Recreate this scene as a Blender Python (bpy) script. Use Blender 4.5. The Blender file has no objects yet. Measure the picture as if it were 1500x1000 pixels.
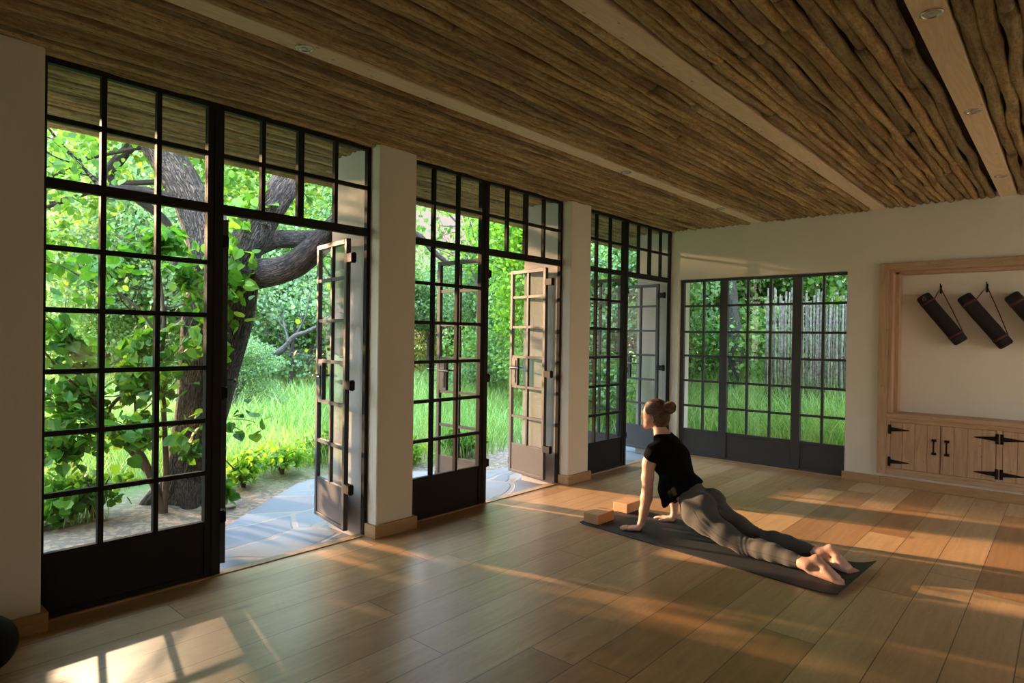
import bpy, math, random
import numpy as np
from mathutils import Vector, Matrix, noise

random.seed(7)
rng = np.random.default_rng(11)
C = bpy.context.scene.collection
sc = bpy.context.scene
PI = math.pi

# ------------------------------------------------------------------ helpers
def tag(o, label=None, cat=None, group=None, kind=None):
    if label: o['label'] = label
    if cat: o['category'] = cat
    if group: o['group'] = group
    if kind: o['kind'] = kind
    return o

def empty(name, loc=(0, 0, 0), rz=0.0, rot=None, parent=None):
    o = bpy.data.objects.new(name, None)
    o.empty_display_size = 0.1
    o.location = loc
    o.rotation_euler = rot if rot else (0, 0, rz)
    C.objects.link(o)
    if parent: o.parent = parent
    return o

def mesh_obj(name, verts, faces, mat, parent=None, smooth=False, uvs=None):
    me = bpy.data.meshes.new(name)
    me.from_pydata([tuple(map(float, v)) for v in verts], [], [tuple(map(int, f)) for f in faces])
    if mat: me.materials.append(mat)
    if smooth:
        me.polygons.foreach_set('use_smooth', [True] * len(me.polygons))
    if uvs is not None:
        uvl = me.uv_layers.new(name='UVMap')
        li = np.zeros(len(me.loops), dtype=np.int32)
        me.loops.foreach_get('vertex_index', li)
        uvl.data.foreach_set('uv', np.asarray(uvs, dtype=np.float32)[li].ravel())
    me.update()
    o = bpy.data.objects.new(name, me)
    C.objects.link(o)
    if parent: o.parent = parent
    return o

def np_mesh(name, V, F, mat, parent=None, smooth=False):
    """V (n,3) float, F (m,k) int with constant k"""
    V = np.asarray(V, dtype=np.float32); F = np.asarray(F, dtype=np.int32)
    m, k = F.shape
    me = bpy.data.meshes.new(name)
    me.vertices.add(len(V)); me.vertices.foreach_set('co', V.ravel())
    me.loops.add(m * k); me.loops.foreach_set('vertex_index', F.ravel())
    me.polygons.add(m)
    me.polygons.foreach_set('loop_start', np.arange(0, m * k, k, dtype=np.int32))
    me.polygons.foreach_set('loop_total', np.full(m, k, dtype=np.int32))
    me.polygons.foreach_set('use_smooth', np.full(m, bool(smooth)))
    if mat: me.materials.append(mat)
    me.update(calc_edges=True)
    me.validate()
    o = bpy.data.objects.new(name, me)
    C.objects.link(o)
    if parent: o.parent = parent
    return o

class MB:
    """collects boxes, bars, tubes and cylinders into ONE mesh"""
    def __init__(s): s.v = []; s.f = []; s.uv = []
    def add(s, vs, fs, uvs=None):
        b = len(s.v)
        s.v += [tuple(v) for v in vs]
        s.f += [tuple(b + i for i in f) for f in fs]
        s.uv += list(uvs) if uvs is not None else [(0, 0)] * len(vs)
        return s
    def box(s, x0, x1, y0, y1, z0, z1):
        vs = [(x0, y0, z0), (x1, y0, z0), (x1, y1, z0), (x0, y1, z0), (x0, y0, z1), (x1, y0, z1), (x1, y1, z1), (x0, y1, z1)]
        return s.add(vs, [(3, 2, 1, 0), (4, 5, 6, 7), (0, 1, 5, 4), (1, 2, 6, 5), (2, 3, 7, 6), (3, 0, 4, 7)])
    def prism(s, pts, z0, z1):
        n = len(pts)
        vs = [(p[0], p[1], z0) for p in pts] + [(p[0], p[1], z1) for p in pts]
        return s.add(vs, [tuple(range(n - 1, -1, -1)), tuple(range(n, 2 * n))] + [(i, (i + 1) % n, n + (i + 1) % n, n + i) for i in range(n)])
    def tube(s, pts, radii, seg=10, rfun=None, cap=True, uscale=1.0):
        pts = [Vector(p) for p in pts]
        n = len(pts)
        t0 = (pts[1] - pts[0]).normalized()
        ref = Vector((0, 0, 1)) if abs(t0.z) < 0.9 else Vector((1, 0, 0))
        nrm = t0.cross(ref).normalized()
        vs = []; uv = []; L = 0.0
        for i, p in enumerate(pts):
            if i == 0: t = t0
            elif i == n - 1: t = (pts[i] - pts[i - 1]).normalized()
            else: t = (pts[i + 1] - pts[i - 1]).normalized()
            if i: L += (pts[i] - pts[i - 1]).length
            nrm = (nrm - t * nrm.dot(t)).normalized()
            bn = t.cross(nrm)
            for k in range(seg):
                a = 2 * PI * k / seg
                r = radii[i] if hasattr(radii, '__len__') else radii
                if rfun: r *= rfun(i, k, a, L, p)
                vs.append(p + (nrm * math.cos(a) + bn * math.sin(a)) * r)
                uu = abs(((k / seg) * 2) - 1)
                uv.append((uu * 3 * uscale, L))
        fs = []
        for i in range(n - 1):
            for k in range(seg):
                a, b = i * seg + k, i * seg + (k + 1) % seg
                fs.append((a, b, b + seg, a + seg))
        if cap:
            fs.append(tuple(range(seg - 1, -1, -1)))
            fs.append(tuple((n - 1) * seg + k for k in range(seg)))
        return s.add(vs, fs, uv)
    def cyl(s, p0, p1, r, seg=20, r2=None):
        return s.tube([p0, p1], [r, r if r2 is None else r2], seg)
    def build(s, name, mat, parent=None, smooth=False, bevel=0.0, seg=2):
        o = mesh_obj(name, s.v, s.f, mat, parent, smooth, s.uv)
        if bevel:
            m = o.modifiers.new('Bevel', 'BEVEL'); m.width = bevel; m.segments = seg
            m.limit_method = 'ANGLE'; m.angle_limit = math.radians(40)
        return o

def copy_tree(o, parent=None):
    c = o.copy(); C.objects.link(c)
    if parent: c.parent = parent
    for ch in list(o.children):
        if ch.name in C.objects: copy_tree(ch, c)
    return c

# ------------------------------------------------------------------ materials
def new_mat(name):
    m = bpy.data.materials.new(name); m.use_nodes = True
    nt = m.node_tree; nt.nodes.clear()
    out = nt.nodes.new('ShaderNodeOutputMaterial')
    return m, nt, out
def N(nt, t, **kw):
    n = nt.nodes.new(t)
    for k, v in kw.items():
        if k in n.inputs: n.inputs[k].default_value = v
        else: setattr(n, k, v)
    return n
def L(nt, a, b): nt.links.new(a, b)
def math_n(nt, op, a, b=None, clamp=False):
    n = nt.nodes.new('ShaderNodeMath'); n.operation = op; n.use_clamp = clamp
    for i, x in enumerate((a, b)):
        if x is None: continue
        if isinstance(x, (int, float)): n.inputs[i].default_value = x
        else: L(nt, x, n.inputs[i])
    return n.outputs[0]
def ramp(nt, fac, stops):
    r = nt.nodes.new('ShaderNodeValToRGB')
    e = r.color_ramp.elements
    while len(e) < len(stops): e.new(0.5)
    for i, (p, c) in enumerate(stops):
        e[i].position = p; e[i].color = (c[0], c[1], c[2], 1)
    L(nt, fac, r.inputs[0])
    return r.outputs[0]
def mixc(nt, fac, a, b, mode='MIX'):
    n = nt.nodes.new('ShaderNodeMix'); n.data_type = 'RGBA'; n.blend_type = mode
    if isinstance(fac, (int, float)): n.inputs[0].default_value = fac
    else: L(nt, fac, n.inputs[0])
    for i, x in ((6, a), (7, b)):
        if isinstance(x, (tuple, list)): n.inputs[i].default_value = (x[0], x[1], x[2], 1)
        else: L(nt, x, n.inputs[i])
    return n.outputs[2]
def pos(nt):
    return nt.nodes.new('ShaderNodeNewGeometry').outputs['Position']
def mapping(nt, vec, scale=(1, 1, 1), loc=(0, 0, 0)):
    m = nt.nodes.new('ShaderNodeMapping')
    m.inputs['Scale'].default_value = scale; m.inputs['Location'].default_value = loc
    L(nt, vec, m.inputs[0]); return m.outputs[0]
def noise_n(nt, vec, scale, detail=3, rough=0.5, dist=0.0):
    n = nt.nodes.new('ShaderNodeTexNoise')
    n.inputs['Scale'].default_value = scale; n.inputs['Detail'].default_value = detail
    n.inputs['Roughness'].default_value = rough; n.inputs['Distortion'].default_value = dist
    if vec is not None: L(nt, vec, n.inputs['Vector'])
    return n
def bump(nt, h, strength=0.3, dist=0.01):
    b = nt.nodes.new('ShaderNodeBump')
    b.inputs['Strength'].default_value = strength; b.inputs['Distance'].default_value = dist
    L(nt, h, b.inputs['Height']); return b.outputs[0]
def principled(nt, out, color, rough=0.5, normal=None, **kw):
    b = nt.nodes.new('ShaderNodeBsdfPrincipled')
    if isinstance(color, (tuple, list)): b.inputs['Base Color'].default_value = (*color[:3], 1)
    else: L(nt, color, b.inputs['Base Color'])
    if isinstance(rough, (int, float)): b.inputs['Roughness'].default_value = rough
    else: L(nt, rough, b.inputs['Roughness'])
    if normal is not None: L(nt, normal, b.inputs['Normal'])
    for k, v in kw.items(): b.inputs[k].default_value = v
    L(nt, b.outputs[0], out.inputs[0]); return b

def mat_simple(name, col, rough=0.5, nscale=40, namt=0.12, bstr=0.0, bdist=0.003, coords='Object', **kw):
    m, nt, out = new_mat(name)
    tc = nt.nodes.new('ShaderNodeTexCoord').outputs[coords]
    n = noise_n(nt, tc, nscale, 4, 0.6)
    c = mixc(nt, n.outputs[0], tuple(x * (1 - namt) for x in col), tuple(min(1, x * (1 + namt)) for x in col))
    nr = bump(nt, n.outputs[0], bstr, bdist) if bstr else None
    principled(nt, out, c, rough, nr, **kw)
    return m

def mat_plaster(name, col):
    m, nt, out = new_mat(name)
    p = pos(nt)
    n1 = noise_n(nt, p, 28, 5, 0.6); n2 = noise_n(nt, p, 1.3, 3, 0.5)
    c = mixc(nt, n2.outputs[0], tuple(x * 0.93 for x in col), tuple(x * 1.05 for x in col))
    vo = nt.nodes.new('ShaderNodeTexVoronoi'); vo.inputs['Scale'].default_value = 60; L(nt, p, vo.inputs['Vector'])
    h = math_n(nt, 'ADD', n1.outputs[0], math_n(nt, 'MULTIPLY', vo.outputs[0], 0.35))
    principled(nt, out, c, 0.85, bump(nt, h, 0.5, 0.004))
    return m

def mat_floor():
    m, nt, out = new_mat('oak_floor_boards')
    p = pos(nt)
    s = nt.nodes.new('ShaderNodeSeparateXYZ'); L(nt, p, s.inputs[0])
    W = 0.236; LEN = 2.15
    xr = math_n(nt, 'DIVIDE', math_n(nt, 'ADD', s.outputs[0], 2.76 + W * 40), W)
    row = math_n(nt, 'FLOOR', xr); fx = math_n(nt, 'FRACT', xr)
    wn = nt.nodes.new('ShaderNodeTexWhiteNoise'); wn.noise_dimensions = '1D'; L(nt, row, wn.inputs['W'])
    yr = math_n(nt, 'ADD', math_n(nt, 'DIVIDE', s.outputs[1], LEN), math_n(nt, 'MULTIPLY', wn.outputs[0], 7.3))
    col = math_n(nt, 'FLOOR', yr); fy = math_n(nt, 'FRACT', yr)
    cv = nt.nodes.new('ShaderNodeCombineXYZ'); L(nt, row, cv.inputs[0]); L(nt, col, cv.inputs[1])
    w2 = nt.nodes.new('ShaderNodeTexWhiteNoise'); w2.noise_dimensions = '2D'; L(nt, cv.outputs[0], w2.inputs['Vector'])
    # seams
    ex = math_n(nt, 'MULTIPLY', math_n(nt, 'MINIMUM', fx, math_n(nt, 'SUBTRACT', 1.0, fx)), W)
    ey = math_n(nt, 'MULTIPLY', math_n(nt, 'MINIMUM', fy, math_n(nt, 'SUBTRACT', 1.0, fy)), LEN)
    e = math_n(nt, 'MINIMUM', ex, ey)
    seam = math_n(nt, 'LESS_THAN', e, 0.0022)
    # grain, shifted per board
    sh = nt.nodes.new('ShaderNodeVectorMath'); sh.operation = 'MULTIPLY_ADD'
    L(nt, w2.outputs['Color'], sh.inputs[0]); sh.inputs[1].default_value = (9, 9, 9); L(nt, p, sh.inputs[2])
    g1 = noise_n(nt, mapping(nt, sh.outputs[0], (26, 1.6, 1)), 1.0, 6, 0.62, 0.6)
    g3 = noise_n(nt, mapping(nt, sh.outputs[0], (3.2, 1.0, 1)), 1.0, 2, 0.5, 1.2)
    rings = math_n(nt, 'FRACT', math_n(nt, 'MULTIPLY', g3.outputs[0], 16))
    rings = math_n(nt, 'ABSOLUTE', math_n(nt, 'SUBTRACT', rings, 0.5))
    fine = noise_n(nt, mapping(nt, sh.outputs[0], (190, 7, 1)), 1.0, 3, 0.5)
    base = ramp(nt, w2.outputs[0], [(0.0, (0.42, 0.235, 0.10)), (0.35, (0.57, 0.36, 0.165)), (0.7, (0.68, 0.47, 0.25)), (1.0, (0.48, 0.27, 0.11))])
    c = mixc(nt, ramp(nt, g1.outputs[0], [(0.35, (0, 0, 0)), (0.7, (1, 1, 1))]), base, mixc(nt, 1.0, base, (0.82, 0.77, 0.72), 'MULTIPLY'))
    c = mixc(nt, math_n(nt, 'MULTIPLY', rings, 0.4), c, mixc(nt, 1.0, c, (0.62, 0.55, 0.5), 'MULTIPLY'))
    c = mixc(nt, math_n(nt, 'MULTIPLY', fine.outputs[0], 0.35), c, mixc(nt, 1.0, c, (0.6, 0.55, 0.5), 'MULTIPLY'))
    # knots
    vo = nt.nodes.new('ShaderNodeTexVoronoi'); vo.inputs['Scale'].default_value = 1.0
    L(nt, mapping(nt, sh.outputs[0], (3.3, 1.25, 1)), vo.inputs['Vector'])
    dn = math_n(nt, 'ADD', vo.outputs['Distance'], math_n(nt, 'MULTIPLY', math_n(nt, 'SUBTRACT', g1.outputs[0], 0.5), 0.12))
    kn = ramp(nt, dn, [(0.015, (1, 1, 1)), (0.09, (0, 0, 0))])
    sel = nt.nodes.new('ShaderNodeSeparateXYZ'); L(nt, vo.outputs['Color'], sel.inputs[0])
    kn = math_n(nt, 'MULTIPLY', kn, math_n(nt, 'GREATER_THAN', sel.outputs[0], 0.35))
    c = mixc(nt, math_n(nt, 'MULTIPLY', kn, 0.85), c, (0.11, 0.065, 0.045))
    c = mixc(nt, seam, c, (0.09, 0.055, 0.035))
    rg = math_n(nt, 'ADD', math_n(nt, 'MULTIPLY', g1.outputs[0], 0.16), 0.25)
    hgt = math_n(nt, 'SUBTRACT', math_n(nt, 'MULTIPLY', fine.outputs[0], 0.12), seam)
    b = principled(nt, out, c, rg, bump(nt, hgt, 0.22, 0.0015))
    b.inputs['Specular IOR Level'].default_value = 0.8
    return m

def mat_wood(name, dark, light, axis='z', scale=1.0, rough=0.5, knots=0.0, coords='Object', ring=10):
    m, nt, out = new_mat(name)
    tc = nt.nodes.new('ShaderNodeTexCoord').outputs[coords]
    st = {'x': (0.7, 9, 9), 'y': (9, 0.7, 9), 'z': (9, 9, 0.7)}[axis]
    st = tuple(x * scale for x in st)
    g = noise_n(nt, mapping(nt, tc, st), 1.0, 5, 0.6, 0.8)
    f = noise_n(nt, mapping(nt, tc, tuple(x * 7 for x in st)), 1.0, 3, 0.5)
    r = math_n(nt, 'ABSOLUTE', math_n(nt, 'SUBTRACT', math_n(nt, 'FRACT', math_n(nt, 'MULTIPLY', g.outputs[0], ring)), 0.5))
    t = math_n(nt, 'ADD', math_n(nt, 'MULTIPLY', r, 0.8), math_n(nt, 'MULTIPLY', f.outputs[0], 0.6))
    c = mixc(nt, t, light, dark)
    if knots:
        vo = nt.nodes.new('ShaderNodeTexVoronoi'); L(nt, mapping(nt, tc, tuple(x * 0.35 if x > 5 * scale else x * 2.2 for x in st)), vo.inputs['Vector'])
        k = ramp(nt, vo.outputs['Distance'], [(0.05, (1, 1, 1)), (0.13, (0, 0, 0))])
        c = mixc(nt, math_n(nt, 'MULTIPLY', k, knots), c, tuple(x * 0.35 for x in dark))
    principled(nt, out, c, rough, bump(nt, f.outputs[0], 0.15, 0.002))
    return m

def mat_pole(name, tint):
    m, nt, out = new_mat(name)
    p = pos(nt)
    g = nt.nodes.new('ShaderNodeNewGeometry')
    oi = nt.nodes.new('ShaderNodeObjectInfo')
    ri = oi.outputs['Random']
    base = ramp(nt, ri, [(0.0, tuple(x * 0.62 for x in tint)), (0.4, tint), (0.7, tuple(min(1, x * 1.3) for x in tint)), (1.0, (tint[0] * 1.0, tint[1] * 0.85, tint[2] * 0.75))])
    n = noise_n(nt, mapping(nt, p, (22, 1.6, 22)), 1.0, 5, 0.65)
    f = noise_n(nt, mapping(nt, p, (75, 22, 75)), 1.0, 5, 0.7)
    c = mixc(nt, ramp(nt, n.outputs[0], [(0.40, (0, 0, 0)), (0.62, (1, 1, 1))]), mixc(nt, 1.0, base, (0.45, 0.37, 0.30), 'MULTIPLY'), base)
    fl = ramp(nt, f.outputs[0], [(0.45, (0, 0, 0)), (0.62, (1, 1, 1))])
    c = mixc(nt, math_n(nt, 'MULTIPLY', fl, 0.55), c, mixc(nt, 1.0, c, (0.42, 0.35, 0.30), 'MULTIPLY'))
    c = mixc(nt, math_n(nt, 'MULTIPLY', f.outputs[0], 0.6), c, mixc(nt, 1.0, c, (0.6, 0.52, 0.45), 'MULTIPLY'))
    vo = nt.nodes.new('ShaderNodeTexVoronoi'); L(nt, mapping(nt, p, (14, 5, 14)), vo.inputs['Vector'])
    k = ramp(nt, vo.outputs['Distance'], [(0.10, (1, 1, 1)), (0.2, (0, 0, 0))])
    c = mixc(nt, math_n(nt, 'MULTIPLY', k, 0.75), c, tuple(x * 0.2 for x in tint))
    h = math_n(nt, 'ADD', n.outputs[0], math_n(nt, 'MULTIPLY', f.outputs[0], 0.5))
    principled(nt, out, c, 0.75, bump(nt, h, 0.9, 0.010))
    return m

def mat_bark(name, dark, light, su=7.0, sv=3.2, bs=1.0):
    m, nt, out = new_mat(name)
    uv = nt.nodes.new('ShaderNodeTexCoord').outputs['UV']
    vo = nt.nodes.new('ShaderNodeTexVoronoi'); vo.feature = 'DISTANCE_TO_EDGE'
    ns = noise_n(nt, mapping(nt, uv, (3, 3, 3)), 2.0, 3, 0.5)
    ad = nt.nodes.new('ShaderNodeVectorMath'); ad.operation = 'MULTIPLY_ADD'
    L(nt, ns.outputs['Color'], ad.inputs[0]); ad.inputs[1].default_value = (0.35, 0.35, 0.0); L(nt, uv, ad.inputs[2])
    L(nt, mapping(nt, ad.outputs[0], (su, sv, 1)), vo.inputs['Vector'])
    n = noise_n(nt, mapping(nt, uv, (16, 5, 1)), 1.0, 6, 0.65)
    crack = ramp(nt, vo.outputs['Distance'], [(0.0, (0, 0, 0)), (0.22, (1, 1, 1))])
    t = math_n(nt, 'MULTIPLY', crack, math_n(nt, 'ADD', math_n(nt, 'MULTIPLY', n.outputs[0], 0.8), 0.3), True)
    c = mixc(nt, t, dark, light)
    h = math_n(nt, 'ADD', crack, math_n(nt, 'MULTIPLY', n.outputs[0], 0.6))
    principled(nt, out, c, 0.9, bump(nt, h, bs, 0.06))
    return m

def mat_leaf(name, c1, c2, c3, trans=0.45, rough=0.5):
    m, nt, out = new_mat(name)
    g = nt.nodes.new('ShaderNodeNewGeometry')
    c = ramp(nt, g.outputs['Random Per Island'], [(0.0, c1), (0.5, c2), (0.93, c3), (1.0, (c3[0] * 1.5, c3[1] * 1.12, c3[2]))])
    b = nt.nodes.new('ShaderNodeBsdfPrincipled'); L(nt, c, b.inputs['Base Color']); b.inputs['Roughness'].default_value = rough
    b.inputs['Specular IOR Level'].default_value = 0.3
    t = nt.nodes.new('ShaderNodeBsdfTranslucent')
    L(nt, mixc(nt, 1.0, c, (1.5, 1.35, 0.6), 'MULTIPLY'), t.inputs[0])
    mx = nt.nodes.new('ShaderNodeMixShader'); mx.inputs[0].default_value = trans
    L(nt, b.outputs[0], mx.inputs[1]); L(nt, t.outputs[0], mx.inputs[2]); L(nt, mx.outputs[0], out.inputs[0])
    return m

def mat_glass():
    m, nt, out = new_mat('window_glass')
    lw = nt.nodes.new('ShaderNodeLayerWeight'); lw.inputs[0].default_value = 0.5
    fac = math_n(nt, 'ADD', math_n(nt, 'MULTIPLY', math_n(nt, 'POWER', lw.outputs['Facing'], 5.0), 0.9), 0.016)
    t = nt.nodes.new('ShaderNodeBsdfTransparent'); t.inputs[0].default_value = (0.93, 0.95, 0.94, 1)
    g = nt.nodes.new('ShaderNodeBsdfGlossy'); g.inputs['Roughness'].default_value = 0.02; g.inputs[0].default_value = (1, 1, 1, 1)
    mx = nt.nodes.new('ShaderNodeMixShader')
    L(nt, fac, mx.inputs[0]); L(nt, t.outputs[0], mx.inputs[1]); L(nt, g.outputs[0], mx.inputs[2])
    L(nt, mx.outputs[0], out.inputs[0])
    return m

def mat_flagstone():
    m, nt, out = new_mat('slate_flagstones')
    p = pos(nt)
    ns = noise_n(nt, p, 1.5, 2, 0.5)
    ad = nt.nodes.new('ShaderNodeVectorMath'); ad.operation = 'MULTIPLY_ADD'
    L(nt, ns.outputs['Color'], ad.inputs[0]); ad.inputs[1].default_value = (0.35, 0.35, 0); L(nt, p, ad.inputs[2])
    mp = mapping(nt, ad.outputs[0], (1.9, 1.25, 0), (0.3, 0.7, 0))
    v1 = nt.nodes.new('ShaderNodeTexVoronoi'); v1.feature = 'DISTANCE_TO_EDGE'; L(nt, mp, v1.inputs['Vector']); v1.inputs['Scale'].default_value = 1
    v2 = nt.nodes.new('ShaderNodeTexVoronoi'); L(nt, mp, v2.inputs['Vector']); v2.inputs['Scale'].default_value = 1
    mortar = ramp(nt, v1.outputs['Distance'], [(0.022, (1, 1, 1)), (0.034, (0, 0, 0))])
    sp = nt.nodes.new('ShaderNodeSeparateXYZ'); L(nt, v2.outputs['Color'], sp.inputs[0])
    st = ramp(nt, sp.outputs[0], [(0, (0.12, 0.14, 0.17)), (0.5, (0.16, 0.185, 0.22)), (1, (0.20, 0.22, 0.245))])
    n = noise_n(nt, p, 9, 5, 0.6)
    st = mixc(nt, math_n(nt, 'MULTIPLY', n.outputs[0], 0.5), st, mixc(nt, 1.0, st, (0.6, 0.62, 0.65), 'MULTIPLY'))
    gr = noise_n(nt, p, 160, 3, 0.6)
    mc = mixc(nt, gr.outputs[0], (0.10, 0.09, 0.075), (0.34, 0.31, 0.27))
    c = mixc(nt, mortar, st, mc)
    h = math_n(nt, 'SUBTRACT', math_n(nt, 'MULTIPLY', n.outputs[0], 0.3), mortar)
    principled(nt, out, c, 0.55, bump(nt, h, 0.5, 0.008))
    return m

def mat_ground():
    m, nt, out = new_mat('meadow_soil')
    p = pos(nt)
    n = noise_n(nt, p, 0.7, 5, 0.6); f = noise_n(nt, p, 45, 5, 0.7); l = nt.nodes.new('ShaderNodeTexVoronoi')
    l.inputs['Scale'].default_value = 26; L(nt, p, l.inputs['Vector'])
    sl = nt.nodes.new('ShaderNodeSeparateXYZ'); L(nt, l.outputs['Color'], sl.inputs[0])
    dirt = mixc(nt, f.outputs[0], (0.07, 0.05, 0.035), (0.30, 0.23, 0.17))
    dirt = mixc(nt, math_n(nt, 'MULTIPLY', math_n(nt, 'GREATER_THAN', sl.outputs[0], 0.62), 0.7), dirt, (0.36, 0.26, 0.17))
    s = nt.nodes.new('ShaderNodeSeparateXYZ'); L(nt, p, s.inputs[0])
    d = math_n(nt, 'ADD', math_n(nt, 'MULTIPLY', s.outputs[0], -1.0), math_n(nt, 'MULTIPLY', n.outputs[0], 1.5))
    d2 = math_n(nt, 'MAXIMUM', d, math_n(nt, 'SUBTRACT', s.outputs[1], 1.0))
    g = ramp(nt, math_n(nt, 'DIVIDE', d2, 14.0), [(0.46, (0, 0, 0)), (0.56, (1, 1, 1))])
    c = mixc(nt, g, dirt, mixc(nt, f.outputs[0], (0.05, 0.10, 0.02), (0.12, 0.22, 0.05)))
    principled(nt, out, c, 0.95, bump(nt, f.outputs[0], 0.6, 0.02))
    return m

M = {}
M['plaster'] = mat_plaster('cream_plaster', (0.71, 0.675, 0.56))
M['plaster_grey'] = mat_plaster('grey_textured_plaster', (0.43, 0.41, 0.385))
M['floor'] = mat_floor()
M['steel'] = mat_simple('dark_steel_paint', (0.020, 0.019, 0.018), 0.6, 30, 0.15, **{'Specular IOR Level': 0.12})
M['steel_door'] = mat_simple('dark_grey_door_paint', (0.055, 0.056, 0.058), 0.5, 30, 0.12, **{'Specular IOR Level': 0.3})
M['steel_lock'] = mat_simple('bare_metal_plate', (0.09, 0.085, 0.08), 0.38, 60, 0.1, Metallic=0.6)
M['black_metal'] = mat_simple('black_iron', (0.008, 0.008, 0.008), 0.6, 50, 0.2, **{'Specular IOR Level': 0.15})
M['glass'] = mat_glass()
M['pole'] = mat_pole('peeled_timber_poles', (0.56, 0.44, 0.20))
M['beam'] = mat_wood('pale_pine_beam', (0.60, 0.45, 0.27), (0.80, 0.65, 0.43), 'y', 1.0, 0.6, 0.8)
M['oak_trim'] = mat_wood('oak_skirting', (0.30, 0.18, 0.08), (0.47, 0.30, 0.14), 'y', 1.4, 0.45)
M['oak_trim_x'] = mat_wood('oak_skirting_far', (0.30, 0.18, 0.08), (0.47, 0.30, 0.14), 'x', 1.4, 0.45)
M['oak_v'] = mat_wood('oak_upright', (0.33, 0.205, 0.11), (0.56, 0.39, 0.24), 'z', 1.2, 0.55, 0.5, ring=6)
M['oak_h'] = mat_wood('oak_rail', (0.33, 0.205, 0.11), (0.56, 0.39, 0.24), 'x', 1.2, 0.55, 0.4, ring=6)
M['dark_board'] = mat_simple('dark_roof_boarding', (0.035, 0.025, 0.018), 0.9)
M['mat'] = mat_simple('charcoal_rubber', (0.028, 0.031, 0.038), 0.62, 400, 0.25, 0.25, 0.001)
M['cork'] = mat_simple('pale_cork', (0.56, 0.34, 0.175), 0.7, 160, 0.22, 0.3, 0.001)
M['black_cloth'] = mat_simple('black_mat_bag', (0.008, 0.0075, 0.0085), 0.85, 120, 0.3, 0.3, 0.002)
M['strap'] = mat_simple('dark_red_strap', (0.055, 0.012, 0.010), 0.7, 200, 0.2)
M['bark'] = mat_bark('grey_brown_bark', (0.010, 0.007, 0.006), (0.25, 0.175, 0.13), 2.6, 2.2, 1.0)
M['bark_grey'] = mat_bark('pale_grey_bark', (0.04, 0.036, 0.032), (0.18, 0.17, 0.155), 4, 2, 0.6)
M['twig'] = mat_simple('twig_bark', (0.10, 0.07, 0.045), 0.9, 40, 0.3)
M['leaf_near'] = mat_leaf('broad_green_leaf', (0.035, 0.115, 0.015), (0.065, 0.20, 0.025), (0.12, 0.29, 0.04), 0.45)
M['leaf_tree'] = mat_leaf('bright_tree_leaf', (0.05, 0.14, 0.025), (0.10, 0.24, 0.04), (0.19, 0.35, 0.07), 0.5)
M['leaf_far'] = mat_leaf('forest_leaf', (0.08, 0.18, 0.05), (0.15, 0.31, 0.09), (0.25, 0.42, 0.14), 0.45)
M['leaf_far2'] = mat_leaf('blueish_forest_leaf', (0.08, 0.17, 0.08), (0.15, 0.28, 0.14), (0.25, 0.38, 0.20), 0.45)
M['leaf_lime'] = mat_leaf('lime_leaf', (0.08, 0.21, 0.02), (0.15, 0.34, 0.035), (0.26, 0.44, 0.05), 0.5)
M['grass'] = mat_leaf('meadow_grass_blade', (0.12, 0.25, 0.06), (0.21, 0.37, 0.11), (0.35, 0.48, 0.19), 0.35)
M['flag'] = mat_flagstone()
M['ground'] = mat_ground()
M['fence'] = mat_pole('weathered_grey_poles', (0.30, 0.29, 0.26))
M['chrome'] = mat_simple('brushed_metal_ring', (0.55, 0.53, 0.48), 0.25, 90, 0.05, Metallic=0.9)
M['lens'] = mat_simple('frosted_lamp_lens', (0.55, 0.55, 0.48), 0.2, 90, 0.05)

# ------------------------------------------------------------------ measurements
A = -3.584            # inner face of the window wall piers
F = -3.686            # inner face of the steel frames
FB = -3.724
XO = -4.15            # outer face of the piers
P1, P2A, P2B, P3A, P3B, YL = 0.773, 2.670, 2.996, 4.891, 5.225, 7.096
ZC = 2.70             # underside of the ceiling poles
ZF = 2.712            # top of the steel frames
YB = -3.0; XR = 2.6
ROWS = [0.31, 0.60, 0.90, 1.20, 1.50, 1.80, 2.11, 2.42]

# ------------------------------------------------------------------ room shell
b = MB(); b.box(F - 0.012, XR, YB, YL + 0.115, -0.12, 0.0)
floor = tag(b.build('floor', M['floor']), 'oiled oak board floor of the studio', 'floor', kind='structure')

w = MB()
for (q0, q1) in ((YB - 0.3, P1), (P2A, P2B), (P3A, P3B)): w.box(XO, A, q0, q1, -0.12, 2.76)
wl = tag(w.build('wall_left', M['plaster'], bevel=0.012, seg=3), 'cream plastered window wall with two piers between the steel doors', 'wall', kind='structure')
ex = MB()
for (q0, q1) in ((P2A, P2B), (P3A, P3B), (YB - 0.3, P1)): ex.box(XO - 0.012, FB - 0.003, q0 - 0.0012, q1 + 0.0012, -0.12, 2.757)
ex.build('outer_render', M['plaster_grey'], wl)

# far wall: window opening x A..WX1, alcove opening
WX1 = -1.726; WZ = 2.118
AX0, AX1, AZ0, AZ1 = -1.39, 1.9, 0.125, 2.13
w = MB()
T = 0.30
w.box(XO, FB - 0.001, YL, YL + T, -0.12, 2.76)
w.box(FB - 0.001, A - 0.004, YL, YL + T, -0.12, 2.76)
w.box(A - 0.004, WX1, YL, YL + T, WZ, 2.76)
w.box(WX1, AX0, YL, YL + T, -0.12, 2.76)
w.box(AX0, AX1, YL, YL + T, AZ1, 2.76)
w.box(AX0, AX1, YL, YL + T, -0.12, AZ0)
w.box(AX1, XR + 0.3, YL, YL + T, -0.12, 2.76)
w.box(AX0 - 0.05, AX1 + 0.05, YL + 0.24, YL + T - 0.002, AZ0 - 0.05, AZ1 + 0.05)
wf = w.build('wall_far', M['plaster'])
wf.data.materials.append(M['plaster_grey'])
wf.data.polygons[2].material_index = 1; wf.data.polygons[5].material_index = 1
tag(wf, 'cream plastered end wall with the fixed steel window and the timber alcove', 'wall', kind='structure')
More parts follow.
